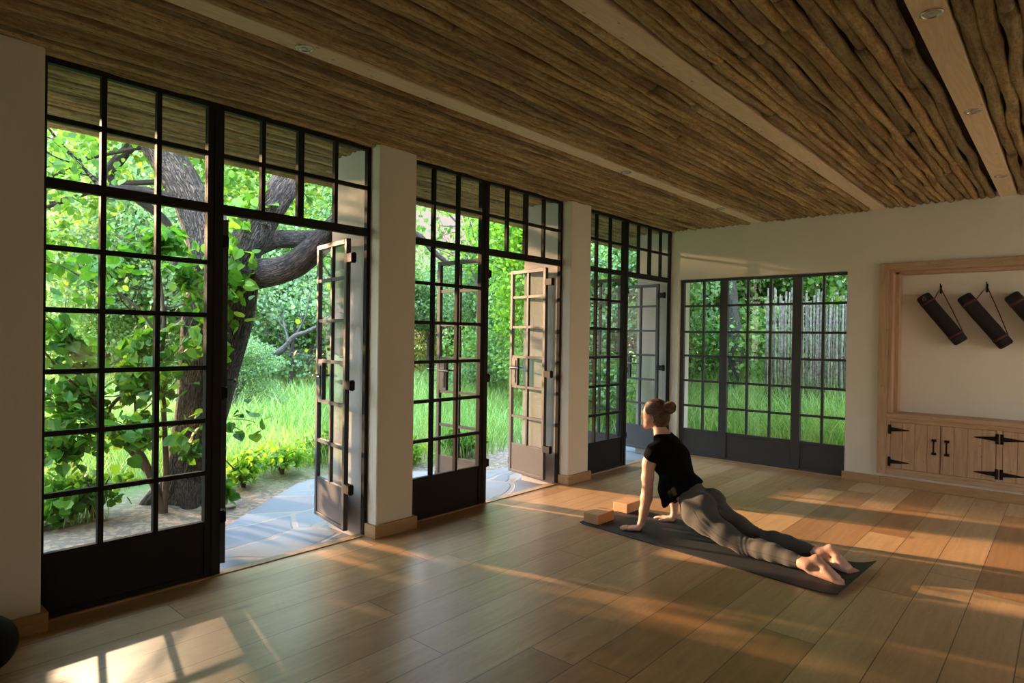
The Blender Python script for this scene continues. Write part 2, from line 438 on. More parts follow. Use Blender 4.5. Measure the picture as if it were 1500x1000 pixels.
def window_wall(axis, a0, a1, b0, b1, openings, z0, z1):
    """wall slab between b0 and b1 running a0..a1 along axis, with window openings"""
    w_ = MB()
    def bx(p, q, za, zb):
        if axis == 'y': w_.box(b0, b1, p, q, za, zb)
        else: w_.box(p, q, b0, b1, za, zb)
    p = a0
    for (o0, o1) in openings:
        bx(p, o0, -0.12, 2.76); bx(o0, o1, -0.12, z0); bx(o0, o1, z1, 2.76); p = o1
    bx(p, a1, -0.12, 2.76)
    return w_
OPR = [(4.6, 6.5)]  # right wall opening for an unseen window added as fill light
OPB = [(1.0, 2.2)]  # back wall opening, likewise added out of view to brighten the room
tag(window_wall('y', YB - 0.3, YL, XR, XR + 0.3, OPR, 0.75, 2.35).build('wall_right', M['plaster']), 'cream plastered wall opposite the garden doors', 'wall', kind='structure')
tag(window_wall('x', A, XR, YB - 0.3, YB, OPB, 0.75, 2.35).build('wall_back', M['plaster']), 'cream plastered wall behind the viewer', 'wall', kind='structure')
def fill_window(idx, axis, c0, c1, o0, o1, label):
    W_ = empty('window_%d' % idx, (0, 0, 0)); tag(W_, label, 'window', kind='structure')
    def bx(mb, p, q, za, zb, d=0.0):
        if axis == 'y': mb.box(c0 + d, c1 - d, p, q, za, zb)
        else: mb.box(p, q, c0 + d, c1 - d, za, zb)
    fr = MB(); bx(fr, o0, o0 + .04, .75, 2.35); bx(fr, o1 - .04, o1, .75, 2.35); bx(fr, o0 + .04, o1 - .04, .75, .79); bx(fr, o0 + .04, o1 - .04, 2.31, 2.35)
    fr.build('outer_frame', M['steel'], W_)
    gb = MB()
    for k in range(1, 5):
        q = o0 + (o1 - o0) * k / 5; bx(gb, q - .012, q + .012, .79, 2.31, .006)
    for k in range(1, 4):
        q = .75 + 1.6 * k / 4; bx(gb, o0 + .04, o1 - .04, q - .012, q + .012, .008)
    gb.build('glazing_bars', M['steel'], W_)
    gl = MB(); bx(gl, o0 + .03, o1 - .03, .78, 2.32, (c1 - c0) / 2 - .002); gl.build('glass', M['glass'], W_)
for k_, (o0, o1) in enumerate(OPB): fill_window(5 + k_, 'x', YB - .10, YB - .06, o0, o1, 'added narrow steel window behind the viewer, letting in fill light')
for k_, (o0, o1) in enumerate(OPR): fill_window(6 + k_, 'y', XR + .06, XR + .10, o0, o1, 'added steel window in the right wall near the timber alcove, letting in fill light')

def skirting(name, x0, x1, y0, y1, mat, label):
    b_ = MB(); b_.box(x0, x1, y0, y1, 0.0005, 0.088)
    tag(b_.build(name, mat, bevel=0.004), label, 'skirting board', kind='structure')
BT = 0.024
def pier_skirt(name, y0, y1, label, lo=True, hi=True):
    pts = [(A, y0)]
    b_ = MB()
    b_.box(A + 0.0005, A + BT, y0 - (BT if lo else 0), y1 + (BT if hi else 0), 0.0005, 0.088)
    if lo: b_.box(F - 0.005, A + 0.0005, y0 - BT, y0 - 0.0005, 0.0005, 0.088)
    if hi: b_.box(F - 0.005, A + 0.0005, y1 + 0.0005, y1 + BT, 0.0005, 0.088)
    tag(b_.build(name, M['oak_trim'], bevel=0.003), label, 'skirting board', kind='structure')
pier_skirt('baseboard_left', YB, P1, 'oak skirting along the left wall before the first steel window', lo=False)
pier_skirt('baseboard_near_pier', P2A, P2B, 'oak skirting wrapped round the nearer white pier')
pier_skirt('baseboard_far_pier', P3A, P3B, 'oak skirting wrapped round the farther white pier')
skirting('baseboard_far', WX1 - 0.02, AX0 - 0.015, YL - BT, YL - 0.0005, M['oak_trim_x'], 'oak skirting between the end window and the timber alcove')
skirting('baseboard_alcove', AX0 - 0.013, XR - 0.001, YL - 0.014, YL - 0.0005, M['oak_trim_x'], 'oak skirting under the timber alcove')

# ------------------------------------------------------------------ ceiling
b = MB(); b.box(-5.0, XR + 0.3, YB - 0.3, 9.0, 2.765, 2.86)
ceiling = tag(b.build('ceiling', M['dark_board']), 'pole ceiling of close-laid peeled timber running out to the eaves', 'ceiling', kind='structure')
BEAMS = [(-2.705, -2.585), (-1.508, -1.388), (-0.505, -0.385), (0.62, 0.74)]

def pole_mb(x, y0, y1, r, seed, mb=None):
    rr = random.Random(seed)
    mb = mb or MB()
    y = y0
    cuts = []
    while y < y1 - 0.05:
        ln = rr.uniform(2.2, 3.6); e = min(y + ln, y1)
        if y1 - e < 0.8: e = y1
        cuts.append((y, e)); y = e
    for (a, e) in cuts:
        n = max(4, int((e - a) / 0.09))
        amp = rr.uniform(0.004, 0.009); ph = rr.uniform(0, 9); k1 = rr.uniform(1.5, 2.8)
        r0 = r * rr.uniform(0.9, 1.12); r1 = r * rr.uniform(0.82, 1.05)
        pts = []; rad = []
        knots = [rr.uniform(a, e) for _ in range(rr.randint(4, 8))]
        for i in range(n + 1):
            t = i / n; yy = a + (e - a) * t
            px = x + amp * math.sin(k1 * yy * 2 + ph) + 0.004 * math.sin(7.7 * yy + ph * 2)
            rad_ = r0 + (r1 - r0) * t
            rad_ *= 1 + 0.05 * math.sin(9 * yy + ph) + 0.04 * math.sin(23 * yy + ph * 3)
            for kz in knots:
                rad_ *= 1 + 0.16 * math.exp(-((yy - kz) / 0.035) ** 2)
            pz = ZC + r0 + 0.004 * math.sin(3.1 * yy + ph) + rr.uniform(-0.001, 0.001)
            pts.append((px, yy, pz)); rad.append(rad_)
        mb.tube(pts, rad, 9)
    return mb
x = -4.97; i = 0; npoles = 0
xs = []
while x < 2.5:
    r = random.uniform(0.0255, 0.0345)
    x += r
    skip = False
    for (b0, b1) in BEAMS:
        if x + r + 0.006 > b0 and x - r < b1:
            x = b1 + r + 0.010; skip = False
    xs.append((x, r)); x += r * 0.93
rest = MB()
for i, (x, r) in enumerate(xs):
    inside = x > A - 0.02
    y1 = YL - 0.004 if inside else (YL - 0.004 if x > XO - 0.04 else 8.95)
    if x < A and x > XO - 0.04:
        # over the wall thickness: only between piers they show; run whole length
        y1 = YL - 0.004
    y0 = YB + 0.01 if inside else -2.9
    if i < 99:
        pole_mb(x, y0, y1, r, 100 + i).build('pole', M['pole'], ceiling, smooth=True)
    else:
        pole_mb(x, y0, y1, r, 100 + i, rest)
if rest.v:
    o = rest.build('pole_field', M['pole'], ceiling, smooth=True); o['kind'] = 'stuff'
BL = ['pale pine ceiling beam nearest the garden doors', 'pale pine ceiling beam in the middle of the pole ceiling, without lamps',
      'pale pine ceiling beam above the timber alcove, rightmost in view', 'pale pine ceiling beam farthest from the garden doors']
for (b0, b1), lb in zip(BEAMS, BL):
    b = MB(); b.box(b0, b1, YB + 0.01, YL - 0.003, 2.704, 2.764)
    tag(b.build('ceiling_beam', M['beam'], bevel=0.004), lb, 'ceiling beam', 'pine ceiling beams')

def downlight(x, y, label):
    t = empty('recessed_downlight', (x, y, 2.703))
    tag(t, label, 'ceiling light', 'downlights in the beams')
    ring = MB()
    R = [(0.042, 0.0), (0.042, -0.004), (0.036, -0.007), (0.031, -0.004), (0.030, 0.0)]
    seg = 28; vs = []; fs = []
    for (r_, z_) in R:
        for k in range(seg): vs.append((r_ * math.cos(2 * PI * k / seg), r_ * math.sin(2 * PI * k / seg), z_))
    for i_ in range(len(R) - 1):
        for k in range(seg):
            a_ = i_ * seg + k; b_ = i_ * seg + (k + 1) % seg
            fs.append((a_, b_, b_ + seg, a_ + seg))
    ring.add(vs, fs); ring.build('trim_ring', M['chrome'], t, smooth=True)
    le = MB()
    R = [(0.0, -0.0045), (0.014, -0.004), (0.015, -0.002), (0.022, -0.0025), (0.030, -0.001)]
    vs = [(0, 0, R[0][1])]; fs = []
    for (r_, z_) in R[1:]:
        for k in range(seg): vs.append((r_ * math.cos(2 * PI * k / seg), r_ * math.sin(2 * PI * k / seg), z_))
    for k in range(seg): fs.append((0, 1 + (k + 1) % seg, 1 + k))
    for i_ in range(len(R) - 2):
        for k in range(seg):
            a_ = 1 + i_ * seg + k; b_ = 1 + i_ * seg + (k + 1) % seg
            fs.append((a_, a_ + seg, b_ + seg, b_))
    le.add(vs, fs); le.build('lens', M['lens'], t, smooth=True)
for (x, y, lb) in [(-2.645, 1.54, 'round unlit downlight above the nearest steel window'),
                   (-2.645, 4.32, 'round unlit downlight in the left beam above the middle garden door'),
                   (-2.645, 6.1, 'small round unlit downlight at the far end of the left beam'),
                   (-0.44, 2.98, 'round unlit downlight at the top right corner of the view, edge-on'),
                   (-0.44, 4.38, 'round unlit downlight in the right beam, larger of the two over the alcove'),
                   (-0.44, 6.2, 'round unlit downlight in the right beam closest to the alcove wall')]:
    downlight(x, y, lb)

# ------------------------------------------------------------------ steel windows
def bar(mb, y0, y1, z0, z1, x0=FB, x1=F): mb.box(x0, x1, y0, y1, z0, z1)
def bay(idx, y0, y1, label):
    """one glazed bay: fixed light on the near side, door opening on the far side, transom above"""
    off = y0 - P1
    W_ = empty('window_%d' % idx, (F, (y0 + y1) / 2, 0)); W_.location = (0, 0, 0)
    tag(W_, label, 'window', kind='structure')
    m0, m1 = y0 + 0.782, y0 + 0.872              # mullion
    e = 0.002
    fr = MB()
    bar(fr, y0 + e, y0 + 0.03, 0.001, ZF); bar(fr, y1 - 0.03, y1 - e, 0.001, ZF)
    bar(fr, y0 + 0.03, y1 - 0.03, ZF - 0.032, ZF)
    bar(fr, y0 + 0.03, m0, 0.001, 0.035)
    fr.build('outer_frame', M['steel'], W_, bevel=0.003)
    mu = MB()
    bar(mu, m0, m1, 0.001, ZF - 0.032, FB - 0.004, F + 0.004)
    mu.box(F + 0.004, F + 0.012, m0 + 0.034, m0 + 0.056, 0.001, ZF - 0.032)
    mu.build('mullion', M['steel'], W_, bevel=0.003)
    tr = MB()
    bar(tr, y0 + 0.03, m0, 2.085, 2.135, FB - 0.002, F + 0.002); bar(tr, m1, y1 - 0.03, 2.085, 2.14, FB - 0.002, F + 0.002)
    tr.build('transom_bar', M['steel'], W_, bevel=0.003)
    gb = MB(); hw = 0.0125
    for yc in (y0 + 0.268, y0 + 0.527):
        bar(gb, yc - hw, yc + hw, 0.31, 2.085, FB + 0.004, F - 0.002); bar(gb, yc - hw, yc + hw, 2.135, ZF - 0.032, FB + 0.004, F - 0.002)
    for z in (0.60, 0.90, 1.20, 1.50, 1.80, 2.42):
        bar(gb, y0 + 0.03, m0, z - hw, z + hw, FB + 0.006, F - 0.004)
    for k, yc in enumerate((y0 + 1.113, y0 + 1.362, y0 + 1.62)):
        h = hw if k != 1 else 0.021
        bar(gb, yc - h, yc + h, 2.14, ZF - 0.032, FB + 0.004, F - 0.002)
    bar(gb, m1, y1 - 0.03, 2.42 - hw, 2.42 + hw, FB + 0.006, F - 0.004)
    gb.build('glazing_bars', M['steel'], W_)
    kp = MB(); kp.box(FB + 0.008, F - 0.006, y0 + 0.03, m0, 0.035, 0.31)
    kp.box(FB + 0.003, F - 0.001, y0 + 0.03, m0, 0.30, 0.325)
    kp.build('kick_panel', M['steel'], W_, bevel=0.002)
    gl = MB(); xg = (FB + F) / 2
    gl.box(xg - 0.002, xg + 0.002, y0 + 0.028, m0, 0.31, 2.09)
    gl.box(xg - 0.002, xg + 0.002, y0 + 0.028, m0, 2.13, ZF - 0.03)
    gl.box(xg - 0.002, xg + 0.002, m1, y1 - 0.028, 2.135, ZF - 0.03)
    gl.build('glass', M['glass'], W_)
    # low threshold
    th = MB(); th.box(F - 0.05, F + 0.0, m1, y1 - 0.03, 0.0005, 0.006)
    th.build('threshold_strip', M['oak_trim'], W_)
bay(1, P1, P2A, 'nearest bay of black steel glazing, showing the big tree behind it')
bay(2, P2B, P3A, 'middle bay of black steel glazing, between the two piers')
bay(3, P3B, YL, 'farthest bay of black steel glazing, against the end wall')

def leaf_door(idx, hx, hy, ang, side, label, lock=True):
    """glazed leaf; local x runs from hinge stile to free edge; side=+1/-1 puts the hinge straps"""
    W_, z0, z1, t = 0.545, 0.03, 2.07, 0.034
    D_ = empty('door_%d' % idx, (hx, hy, 0), ang)
    tag(D_, label, 'door', kind='structure')
    fr = MB()
    fr.box(0, 0.036, -t / 2, t / 2, z0, z1); fr.box(W_ - 0.036, W_, -t / 2, t / 2, z0, z1)
    fr.box(0.036, W_ - 0.036, -t / 2, t / 2, z1 - 0.036, z1); fr.box(0.036, W_ - 0.036, -t / 2, t / 2, z0, z0 + 0.03)
    fr.build('leaf_frame', M['steel_door'], D_, bevel=0.003)
    gb = MB()
    gb.box(W_ / 2 - 0.012, W_ / 2 + 0.012, -t / 2 + 0.004, t / 2 - 0.004, 0.31, z1 - 0.036)
    for z in (0.60, 0.90, 1.20, 1.50, 1.80):
        gb.box(0.036, W_ - 0.036, -t / 2 + 0.004, t / 2 - 0.004, z - 0.012, z + 0.012)
    gb.build('glazing_bars', M['steel_door'], D_)
    kp = MB(); kp.box(0.036, W_ - 0.036, -t / 2 + 0.006, t / 2 - 0.006, z0 + 0.03, 0.325)
    kp.build('kick_panel', M['steel_door'], D_, bevel=0.002)
    gl = MB(); gl.box(0.034, W_ - 0.034, -0.002, 0.002, 0.325, z1 - 0.034)
    gl.build('glass', M['glass'], D_)
    lp = MB(); lp.box(W_ - 0.125, W_ - 0.036, -t / 2 + 0.001, t / 2 - 0.001, 0.912, 1.188)
    lpo = lp.build('lock_plate', M['steel_door'], D_, bevel=0.002)
    for s in (-1, 1):
        e = MB(); e.box(W_ - 0.10, W_ - 0.062, s * t / 2 - (0.005 if s < 0 else 0), s * t / 2 + (0.005 if s > 0 else 0), 0.94, 1.165)
        yy = s * (t / 2 + 0.05)
        e.cyl((W_ - 0.081, s * t / 2, 1.09), (W_ - 0.081, yy, 1.09), 0.0095, 12)
        e.tube([(W_ - 0.078, yy, 1.09), (W_ - 0.12, yy, 1.09), (W_ - 0.205, yy * 0.97, 1.088)], [0.0095, 0.009, 0.008], 10)
        e.cyl((W_ - 0.081, s * (t / 2 + 0.004), 1.0), (W_ - 0.081, s * (t / 2 + 0.007), 1.0), 0.009, 12)
        e.build('lever_handle', M['steel_lock'], D_, smooth=False)
    for z in (0.33, 1.05, 1.93):
        h = MB()
        h.box(-0.084, 0.012, side * 0.0 - 0.0195, side * 0.0 + 0.0195, z - 0.03, z + 0.03)
        h.cyl((-0.072, side * 0.004, z - 0.036), (-0.072, side * 0.004, z + 0.036), 0.013, 12)
        h.build('hinge', M['black_metal'], D_)
    st = MB(); st.box(W_ - 0.004, W_ + 0.012, -0.012, 0.012, 0.10, 0.17); st.box(W_ - 0.004, W_ + 0.010, -0.012, 0.012, 1.92, 2.0)
    st.build('bolt_keeper', M['black_metal'], D_)
    return D_
d180 = PI
leaf_door(1, -3.775, 1.697, PI - math.radians(24.2), 1, 'near leaf of the first garden door, seen edge-on beside the tree')
leaf_door(2, -3.785, 2.560, PI - math.radians(10.5), -1, 'open glazed leaf of the first garden door, against the nearer pier')
leaf_door(3, -3.790, 3.905, PI + math.radians(1.0), 1, 'open leaf of the middle garden door seen through fixed panes')
leaf_door(4, -3.785, 4.783, PI - math.radians(10.5), -1, 'open sunlit leaf of the middle garden door, against the farther pier')
leaf_door(5, -3.790, 6.130, PI + math.radians(1.0), 1, 'open leaf of the last garden door seen through fixed panes')
leaf_door(6, -3.785, 6.985, PI - math.radians(8.0), -1, 'open leaf of the last garden door, against the end wall')

# end window
def far_window():
    W_ = empty('window_4', (0, 0, 0))
    tag(W_, 'wide black steel window in the end wall with grass and pole fence behind', 'window', kind='structure')
    y0, y1 = YL + 0.06, YL + 0.10
    x0, x1 = A + 0.002, WX1 - 0.002
    fr = MB()
    def B(mb, a, b_, z0, z1, d=0.0): mb.box(a, b_, y0 + d, y1 - d, z0, z1)
    B(fr, x0, x0 + 0.045, 0.001, WZ - 0.002); B(fr, x1 - 0.012, x1, 0.001, WZ - 0.002)
    B(fr, x0 + 0.045, x1 - 0.012, WZ - 0.032, WZ - 0.002); B(fr, x0 + 0.045, x1 - 0.012, 0.001, 0.03)
    fr.build('outer_frame', M['steel_door'], W_, bevel=0.003)
    mu = MB()
    for (a, b_) in ((-3.088, -2.998), (-2.278, -2.184)): B(mu, a, b_, 0.03, WZ - 0.032, -0.006)
    mu.build('mullion', M['steel_door'], W_, bevel=0.004)
    gb = MB()
    for xc in (-3.293, -2.767, -2.513, -1.968): B(gb, xc - 0.0125, xc + 0.0125, 0.315, WZ - 0.03, 0.006)
    for z in (0.605, 0.905, 1.205, 1.49, 1.80): B(gb, x0 + 0.04, x1 - 0.01, z - 0.0125, z + 0.0125, 0.008)
    gb.build('glazing_bars', M['steel_door'], W_)
    kp = MB()
    for (a, b_) in ((x0 + 0.045, -3.088), (-2.998, -2.278), (-2.184, x1 - 0.012)):
        B(kp, a, b_, 0.03, 0.315, 0.009); B(kp, a, b_, 0.30, 0.328, 0.003)
    kp.build('kick_panel', M['steel_door'], W_, bevel=0.002)
    gl = MB(); gl.box(x0 + 0.04, x1 - 0.01, (y0 + y1) / 2 - 0.002, (y0 + y1) / 2 + 0.002, 0.32, WZ - 0.03)
    gl.build('glass', M['glass'], W_)
far_window()
b = MB(); b.box(A + 0.004, WX1 - 0.004, YL + 0.03, YL + 0.058, 0.0005, 0.014)
tag(b.build('trim_1', M['oak_trim_x'], bevel=0.003), 'thin oak strip along the foot of the end window', 'trim', kind='structure')
b = MB(); b.box(F + 0.0005, F + 0.018, P1 + 0.03, P2A - 0.03, 0.0005, 0.007)
tag(b.build('trim_2', M['oak_trim']), 'thin oak strip along the foot of the nearest bay', 'trim', kind='structure')
b = MB(); b.box(F + 0.0005, F + 0.018, P2B + 0.03, P3A - 0.03, 0.0005, 0.007)
tag(b.build('trim_3', M['oak_trim']), 'thin oak strip along the foot of the middle bay', 'trim', kind='structure')
b = MB(); b.box(F + 0.0005, F + 0.018, P3B + 0.03, YL - 0.004, 0.0005, 0.007)
tag(b.build('trim_4', M['oak_trim']), 'thin oak strip along the foot of the last bay', 'trim', kind='structure')

# ------------------------------------------------------------------ alcove with cupboards
def alcove():
    Tt = empty('alcove_cabinet', (0, YL, 0))
    tag(Tt, 'built-in oak alcove frame with plank-door cupboards along its base', 'cabinet')
    def bx(mb, x0, x1, y0, y1, z0, z1): mb.box(x0, x1, y0, y1, z0, z1)
    # surround: face frame stands a little proud of the wall
    s = MB()
    bx(s, -1.432, -1.352, -0.030, 0.002, 0.116, 2.168)
    bx(s, -1.387, -1.352, 0.002, 0.10, 0.128, 2.125)
    s.build('side_jamb', M['oak_v'], Tt, bevel=0.004)
    s = MB()
    bx(s, -1.352, -1.318, -0.012, 0.10, 0.70, 2.092); bx(s, -1.352, -1.283, 0.10, 0.236, 0.70, 2.092)
    s.build('side_lining', M['oak_v'], Tt, bevel=0.004)
    s = MB()
    bx(s, -1.352, 1.93, -0.030, 0.002, 2.092, 2.168); bx(s, -1.352, 1.88, 0.002, 0.10, 2.092, 2.125); bx(s, -1.352, 1.88, 0.10, 0.236, 2.065, 2.128)
    s.build('head_frame', M['oak_h'], Tt, bevel=0.004)
    s = MB(); bx(s, 1.87, 1.93, -0.030, 0.002, 0.116, 2.092); bx(s, 1.83, 1.87, -0.012, 0.236, 0.128, 2.06)
    s.build('side_jamb', M['oak_v'], Tt, bevel=0.004)
    # bench top
    s = MB(); bx(s, -1.355, 1.83, -0.042, 0.236, 0.668, 0.712)
    s.build('bench_top', M['oak_h'], Tt, bevel=0.005)
    # carcass face frame
    s = MB()
    bx(s, -1.352, 1.83, -0.024, 0.02, 0.628, 0.668)
    bx(s, -1.352, 1.83, -0.026, 0.001, 0.117, 0.150); bx(s, -1.352, 1.83, -0.020, 0.02, 0.150, 0.178)
    s.build('rail', M['oak_h'], Tt, bevel=0.003)
    units = [(-1.318, -0.912, -0.908, -0.497), (-0.450, -0.044, -0.040, 0.370), (0.417, 0.823, 0.827, 1.237)]
    st = MB(); bx(st, -1.352, -1.320, -0.022, 0.02, 0.178, 0.628); st.build('stile', M['oak_v'], Tt, bevel=0.003)
    for k in range(len(units)):
        a = units[k][3] + 0.002; c_ = units[k + 1][0] - 0.002 if k + 1 < len(units) else 1.83
        st = MB(); bx(st, a, c_, -0.022, 0.02, 0.178, 0.628); st.build('stile', M['oak_v'], Tt, bevel=0.003)
    bk = MB(); bx(bk, -1.35, 1.83, 0.02, 0.03, 0.128, 0.668); bk.build('carcass', M['oak_h'], Tt)
    def pdoor(x0, x1, hinge_left):
        nb = 4
        mbp = MB(); wd = (x1 - x0) / nb
        for k in range(nb):
            a = x0 + wd * k + (0.0018 if k else 0.002); e = x0 + wd * (k + 1) - (0.0018 if k < nb - 1 else 0.002)
            bx(mbp, a, e, -0.020, 0.004, 0.181, 0.625)
        bx(mbp, x0 + 0.002, x1 - 0.002, -0.014, 0.004, 0.181, 0.625)
        d = mbp.build('cupboard_door', M['oak_v'], Tt, bevel=0.002)
        # strap hinges
        for z in (0.555, 0.243):
            h = MB(); hx0 = x0 if hinge_left else x1; sg = 1 if hinge_left else -1
            bx(h, min(hx0 - sg * 0.018, hx0 + sg * 0.006), max(hx0 - sg * 0.018, hx0 + sg * 0.006), -0.027, -0.021, z - 0.045, z + 0.045)
            pts = [(hx0, z + 0.021), (hx0, z - 0.021), (hx0 + sg * 0.15, z - 0.005), (hx0 + sg * 0.162, z), (hx0 + sg * 0.15, z + 0.005)]
            n = len(pts)
            vs = [(p[0], -0.0205, p[1]) for p in pts] + [(p[0], -0.026, p[1]) for p in pts]
            fs = [tuple(range(n)), tuple(range(2 * n - 1, n - 1, -1))] + [(i_, n + i_, n + (i_ + 1) % n, (i_ + 1) % n) for i_ in range(n)]
            h.add(vs, fs)
            h.cyl((hx0 - sg * 0.004, -0.029, z - 0.03), (hx0 - sg * 0.004, -0.029, z + 0.03), 0.005, 10)
            h.build('strap_hinge', M['black_metal'], d)
        hd = MB(); xc = (x1 - 0.048) if hinge_left else (x0 + 0.048)
        for z in (0.487, 0.363): bx(hd, xc - 0.019, xc + 0.019, -0.032, -0.0195, z - 0.011, z + 0.011)
        hd.tube([(xc, -0.030, 0.487), (xc, -0.048, 0.465), (xc, -0.052, 0.425), (xc, -0.048, 0.385), (xc, -0.030, 0.363)], [0.008, 0.0075, 0.0075, 0.0075, 0.008], 10)
        hd.build('pull_handle', M['black_metal'], d)
    for (a, b_, c_, e) in units:
        pdoor(a, b_, True); pdoor(c_, e, False)
alcove()

# rolled mats in bags hanging from hooks on the alcove wall
def mat_bag(cx, cz, hookx, hookz, tilt, R, Lh, label, tag_mark=False):
    yb = YL + 0.24
    yc = yb - R - 0.004
    T_ = empty('rolled_mat_bag', (cx, yc, cz))
    tag(T_, label, 'yoga mat bag', 'rolled mats hanging in the alcove')
    dx, dz = math.cos(tilt), -math.sin(tilt)     # axis from upper-left end to lower-right end
    def P_(s, r=0, a=0): 
        # axis point + radial (n = in-plane normal, y)
        nx, nz = -dz, dx
        return (dx * s + nx * r * math.cos(a), r * math.sin(a), dz * s + nz * r * math.cos(a))
    seg = 28; prof = [(-Lh, 0.0), (-Lh + 0.001, R * 0.8), (-Lh + 0.012, R * 0.97), (-Lh * 0.72, R), (-Lh * 0.68, R * 0.955), (-Lh * 0.6, R * 0.99), (-Lh * 0.3, R * 1.0), (0, R * 0.985), (Lh * 0.35, R * 0.99),
                      (Lh * 0.62, R * 0.97), (Lh * 0.70, R * 0.93), (Lh * 0.76, R * 0.985), (Lh - 0.012, R * 0.96), (Lh - 0.001, R * 0.8), (Lh, 0.0)]
    vs = []; fs = []
    for (s, r_) in prof:
        for k in range(seg):
            a = 2 * PI * k / seg
            vs.append(P_(s, r_ * (1 + 0.012 * math.sin(3 * a + s * 20)), a))
    for i_ in range(len(prof) - 1):
        for k in range(seg):
            a_, b_ = i_ * seg + k, i_ * seg + (k + 1) % seg
            fs.append((a_, b_, b_ + seg, a_ + seg))
    m_ = MB(); m_.add(vs, fs); m_.build('bag', M['black_cloth'], T_, smooth=True)
    for s0 in (-Lh * 0.70, Lh * 0.70):
        bnd = MB(); vs = []; fs = []
        for (s, r_) in ((s0 - 0.013, R * 0.96), (s0 - 0.013, R * 1.035), (s0 + 0.013, R * 1.035), (s0 + 0.013, R * 0.96)):
            for k in range(seg): vs.append(P_(s, r_, 2 * PI * k / seg))
        for i_ in range(3):
            for k in range(seg):
                a_, b_ = i_ * seg + k, i_ * seg + (k + 1) % seg
                fs.append((a_, b_, b_ + seg, a_ + seg))
        bnd.add(vs, fs); bnd.build('band', M['strap'], T_, smooth=True)
    h = Vector((hookx - cx, yb - 0.035 - yc, hookz - cz))
    s1 = Vector(P_(-Lh * 0.70, R * 1.02, 0)); s2 = Vector(P_(Lh * 0.70, R * 1.02, 0))
    st = MB()
    st.tube([s1, (s1 + h) * 0.5 + Vector((0, 0, 0.004)), h + Vector((0, 0, 0.004)), (h + s2) * 0.5 + Vector((0.004, 0, 0)), s2], [0.0042] * 5, 8)
    st.build('carry_strap', M['strap'], T_, smooth=True)
    if tag_mark:
        q = MB(); a = -PI / 2 - 0.15
        pts = []
        for k in range(15):
            t = k / 14 * 2 * PI * 0.86 + 0.6
            aa = -PI / 2 + 0.22 * math.cos(t); s = -Lh * 0.84 + 0.012 * math.sin(t)
            pts.append(P_(s, R * 1.01, aa))
        q.tube(pts, [0.0017] * len(pts), 6)
        q.tube([P_(-Lh * 0.84 - 0.012, R * 1.01, -PI / 2), P_(-Lh * 0.84 - 0.026, R * 1.0, -PI / 2 + 0.1), P_(-Lh * 0.84 - 0.018, R * 1.0, -PI / 2 + 0.3)], [0.0017] * 3, 6)
        q.build('logo_mark', M['chrome'], T_)
    # hook on the wall
    H = empty('wall_hook', (hookx, yb, hookz))
    tag(H, 'small black wall hook holding the ' + label.split(' black')[0] + ' rolled mat bag', 'hook', 'black hooks in the alcove')
    hb = MB(); hb.box(-0.008, 0.008, -0.006, -0.0005, -0.05, 0.03)
    hb.tube([(0, -0.006, 0.012), (0, -0.03, 0.008), (0, -0.046, 0.022), (0, -0.05, 0.045)], [0.0055, 0.0055, 0.005, 0.0045], 10)
    hb.tube([(0, -0.006, -0.03), (0, -0.025, -0.045), (0, -0.03, -0.03)], [0.006, 0.006, 0.009], 10)
    hb.build('hook', M['black_metal'], H, bevel=0.001)
mat_bag(-0.944, 1.632, -0.962, 1.925, 0.945, 0.064, 0.275, 'leftmost black mat bag hanging aslant in the alcove', True)
mat_bag(-0.612, 1.612, -0.603, 1.925, 0.945, 0.064, 0.285, 'middle black mat bag hanging aslant, between two others')
mat_bag(-0.262, 1.612, -0.250, 1.925, 0.945, 0.064, 0.285, 'rightmost black mat bag, cut off by the picture edge')
# hook labels
hooks = [o for o in C.objects if o.name.startswith('wall_hook')]
for o, lb in zip(hooks, ['black wall hook carrying the leftmost rolled mat bag', 'black wall hook carrying the middle rolled mat bag', 'black wall hook carrying the rightmost rolled mat bag']):
    o['label'] = lb

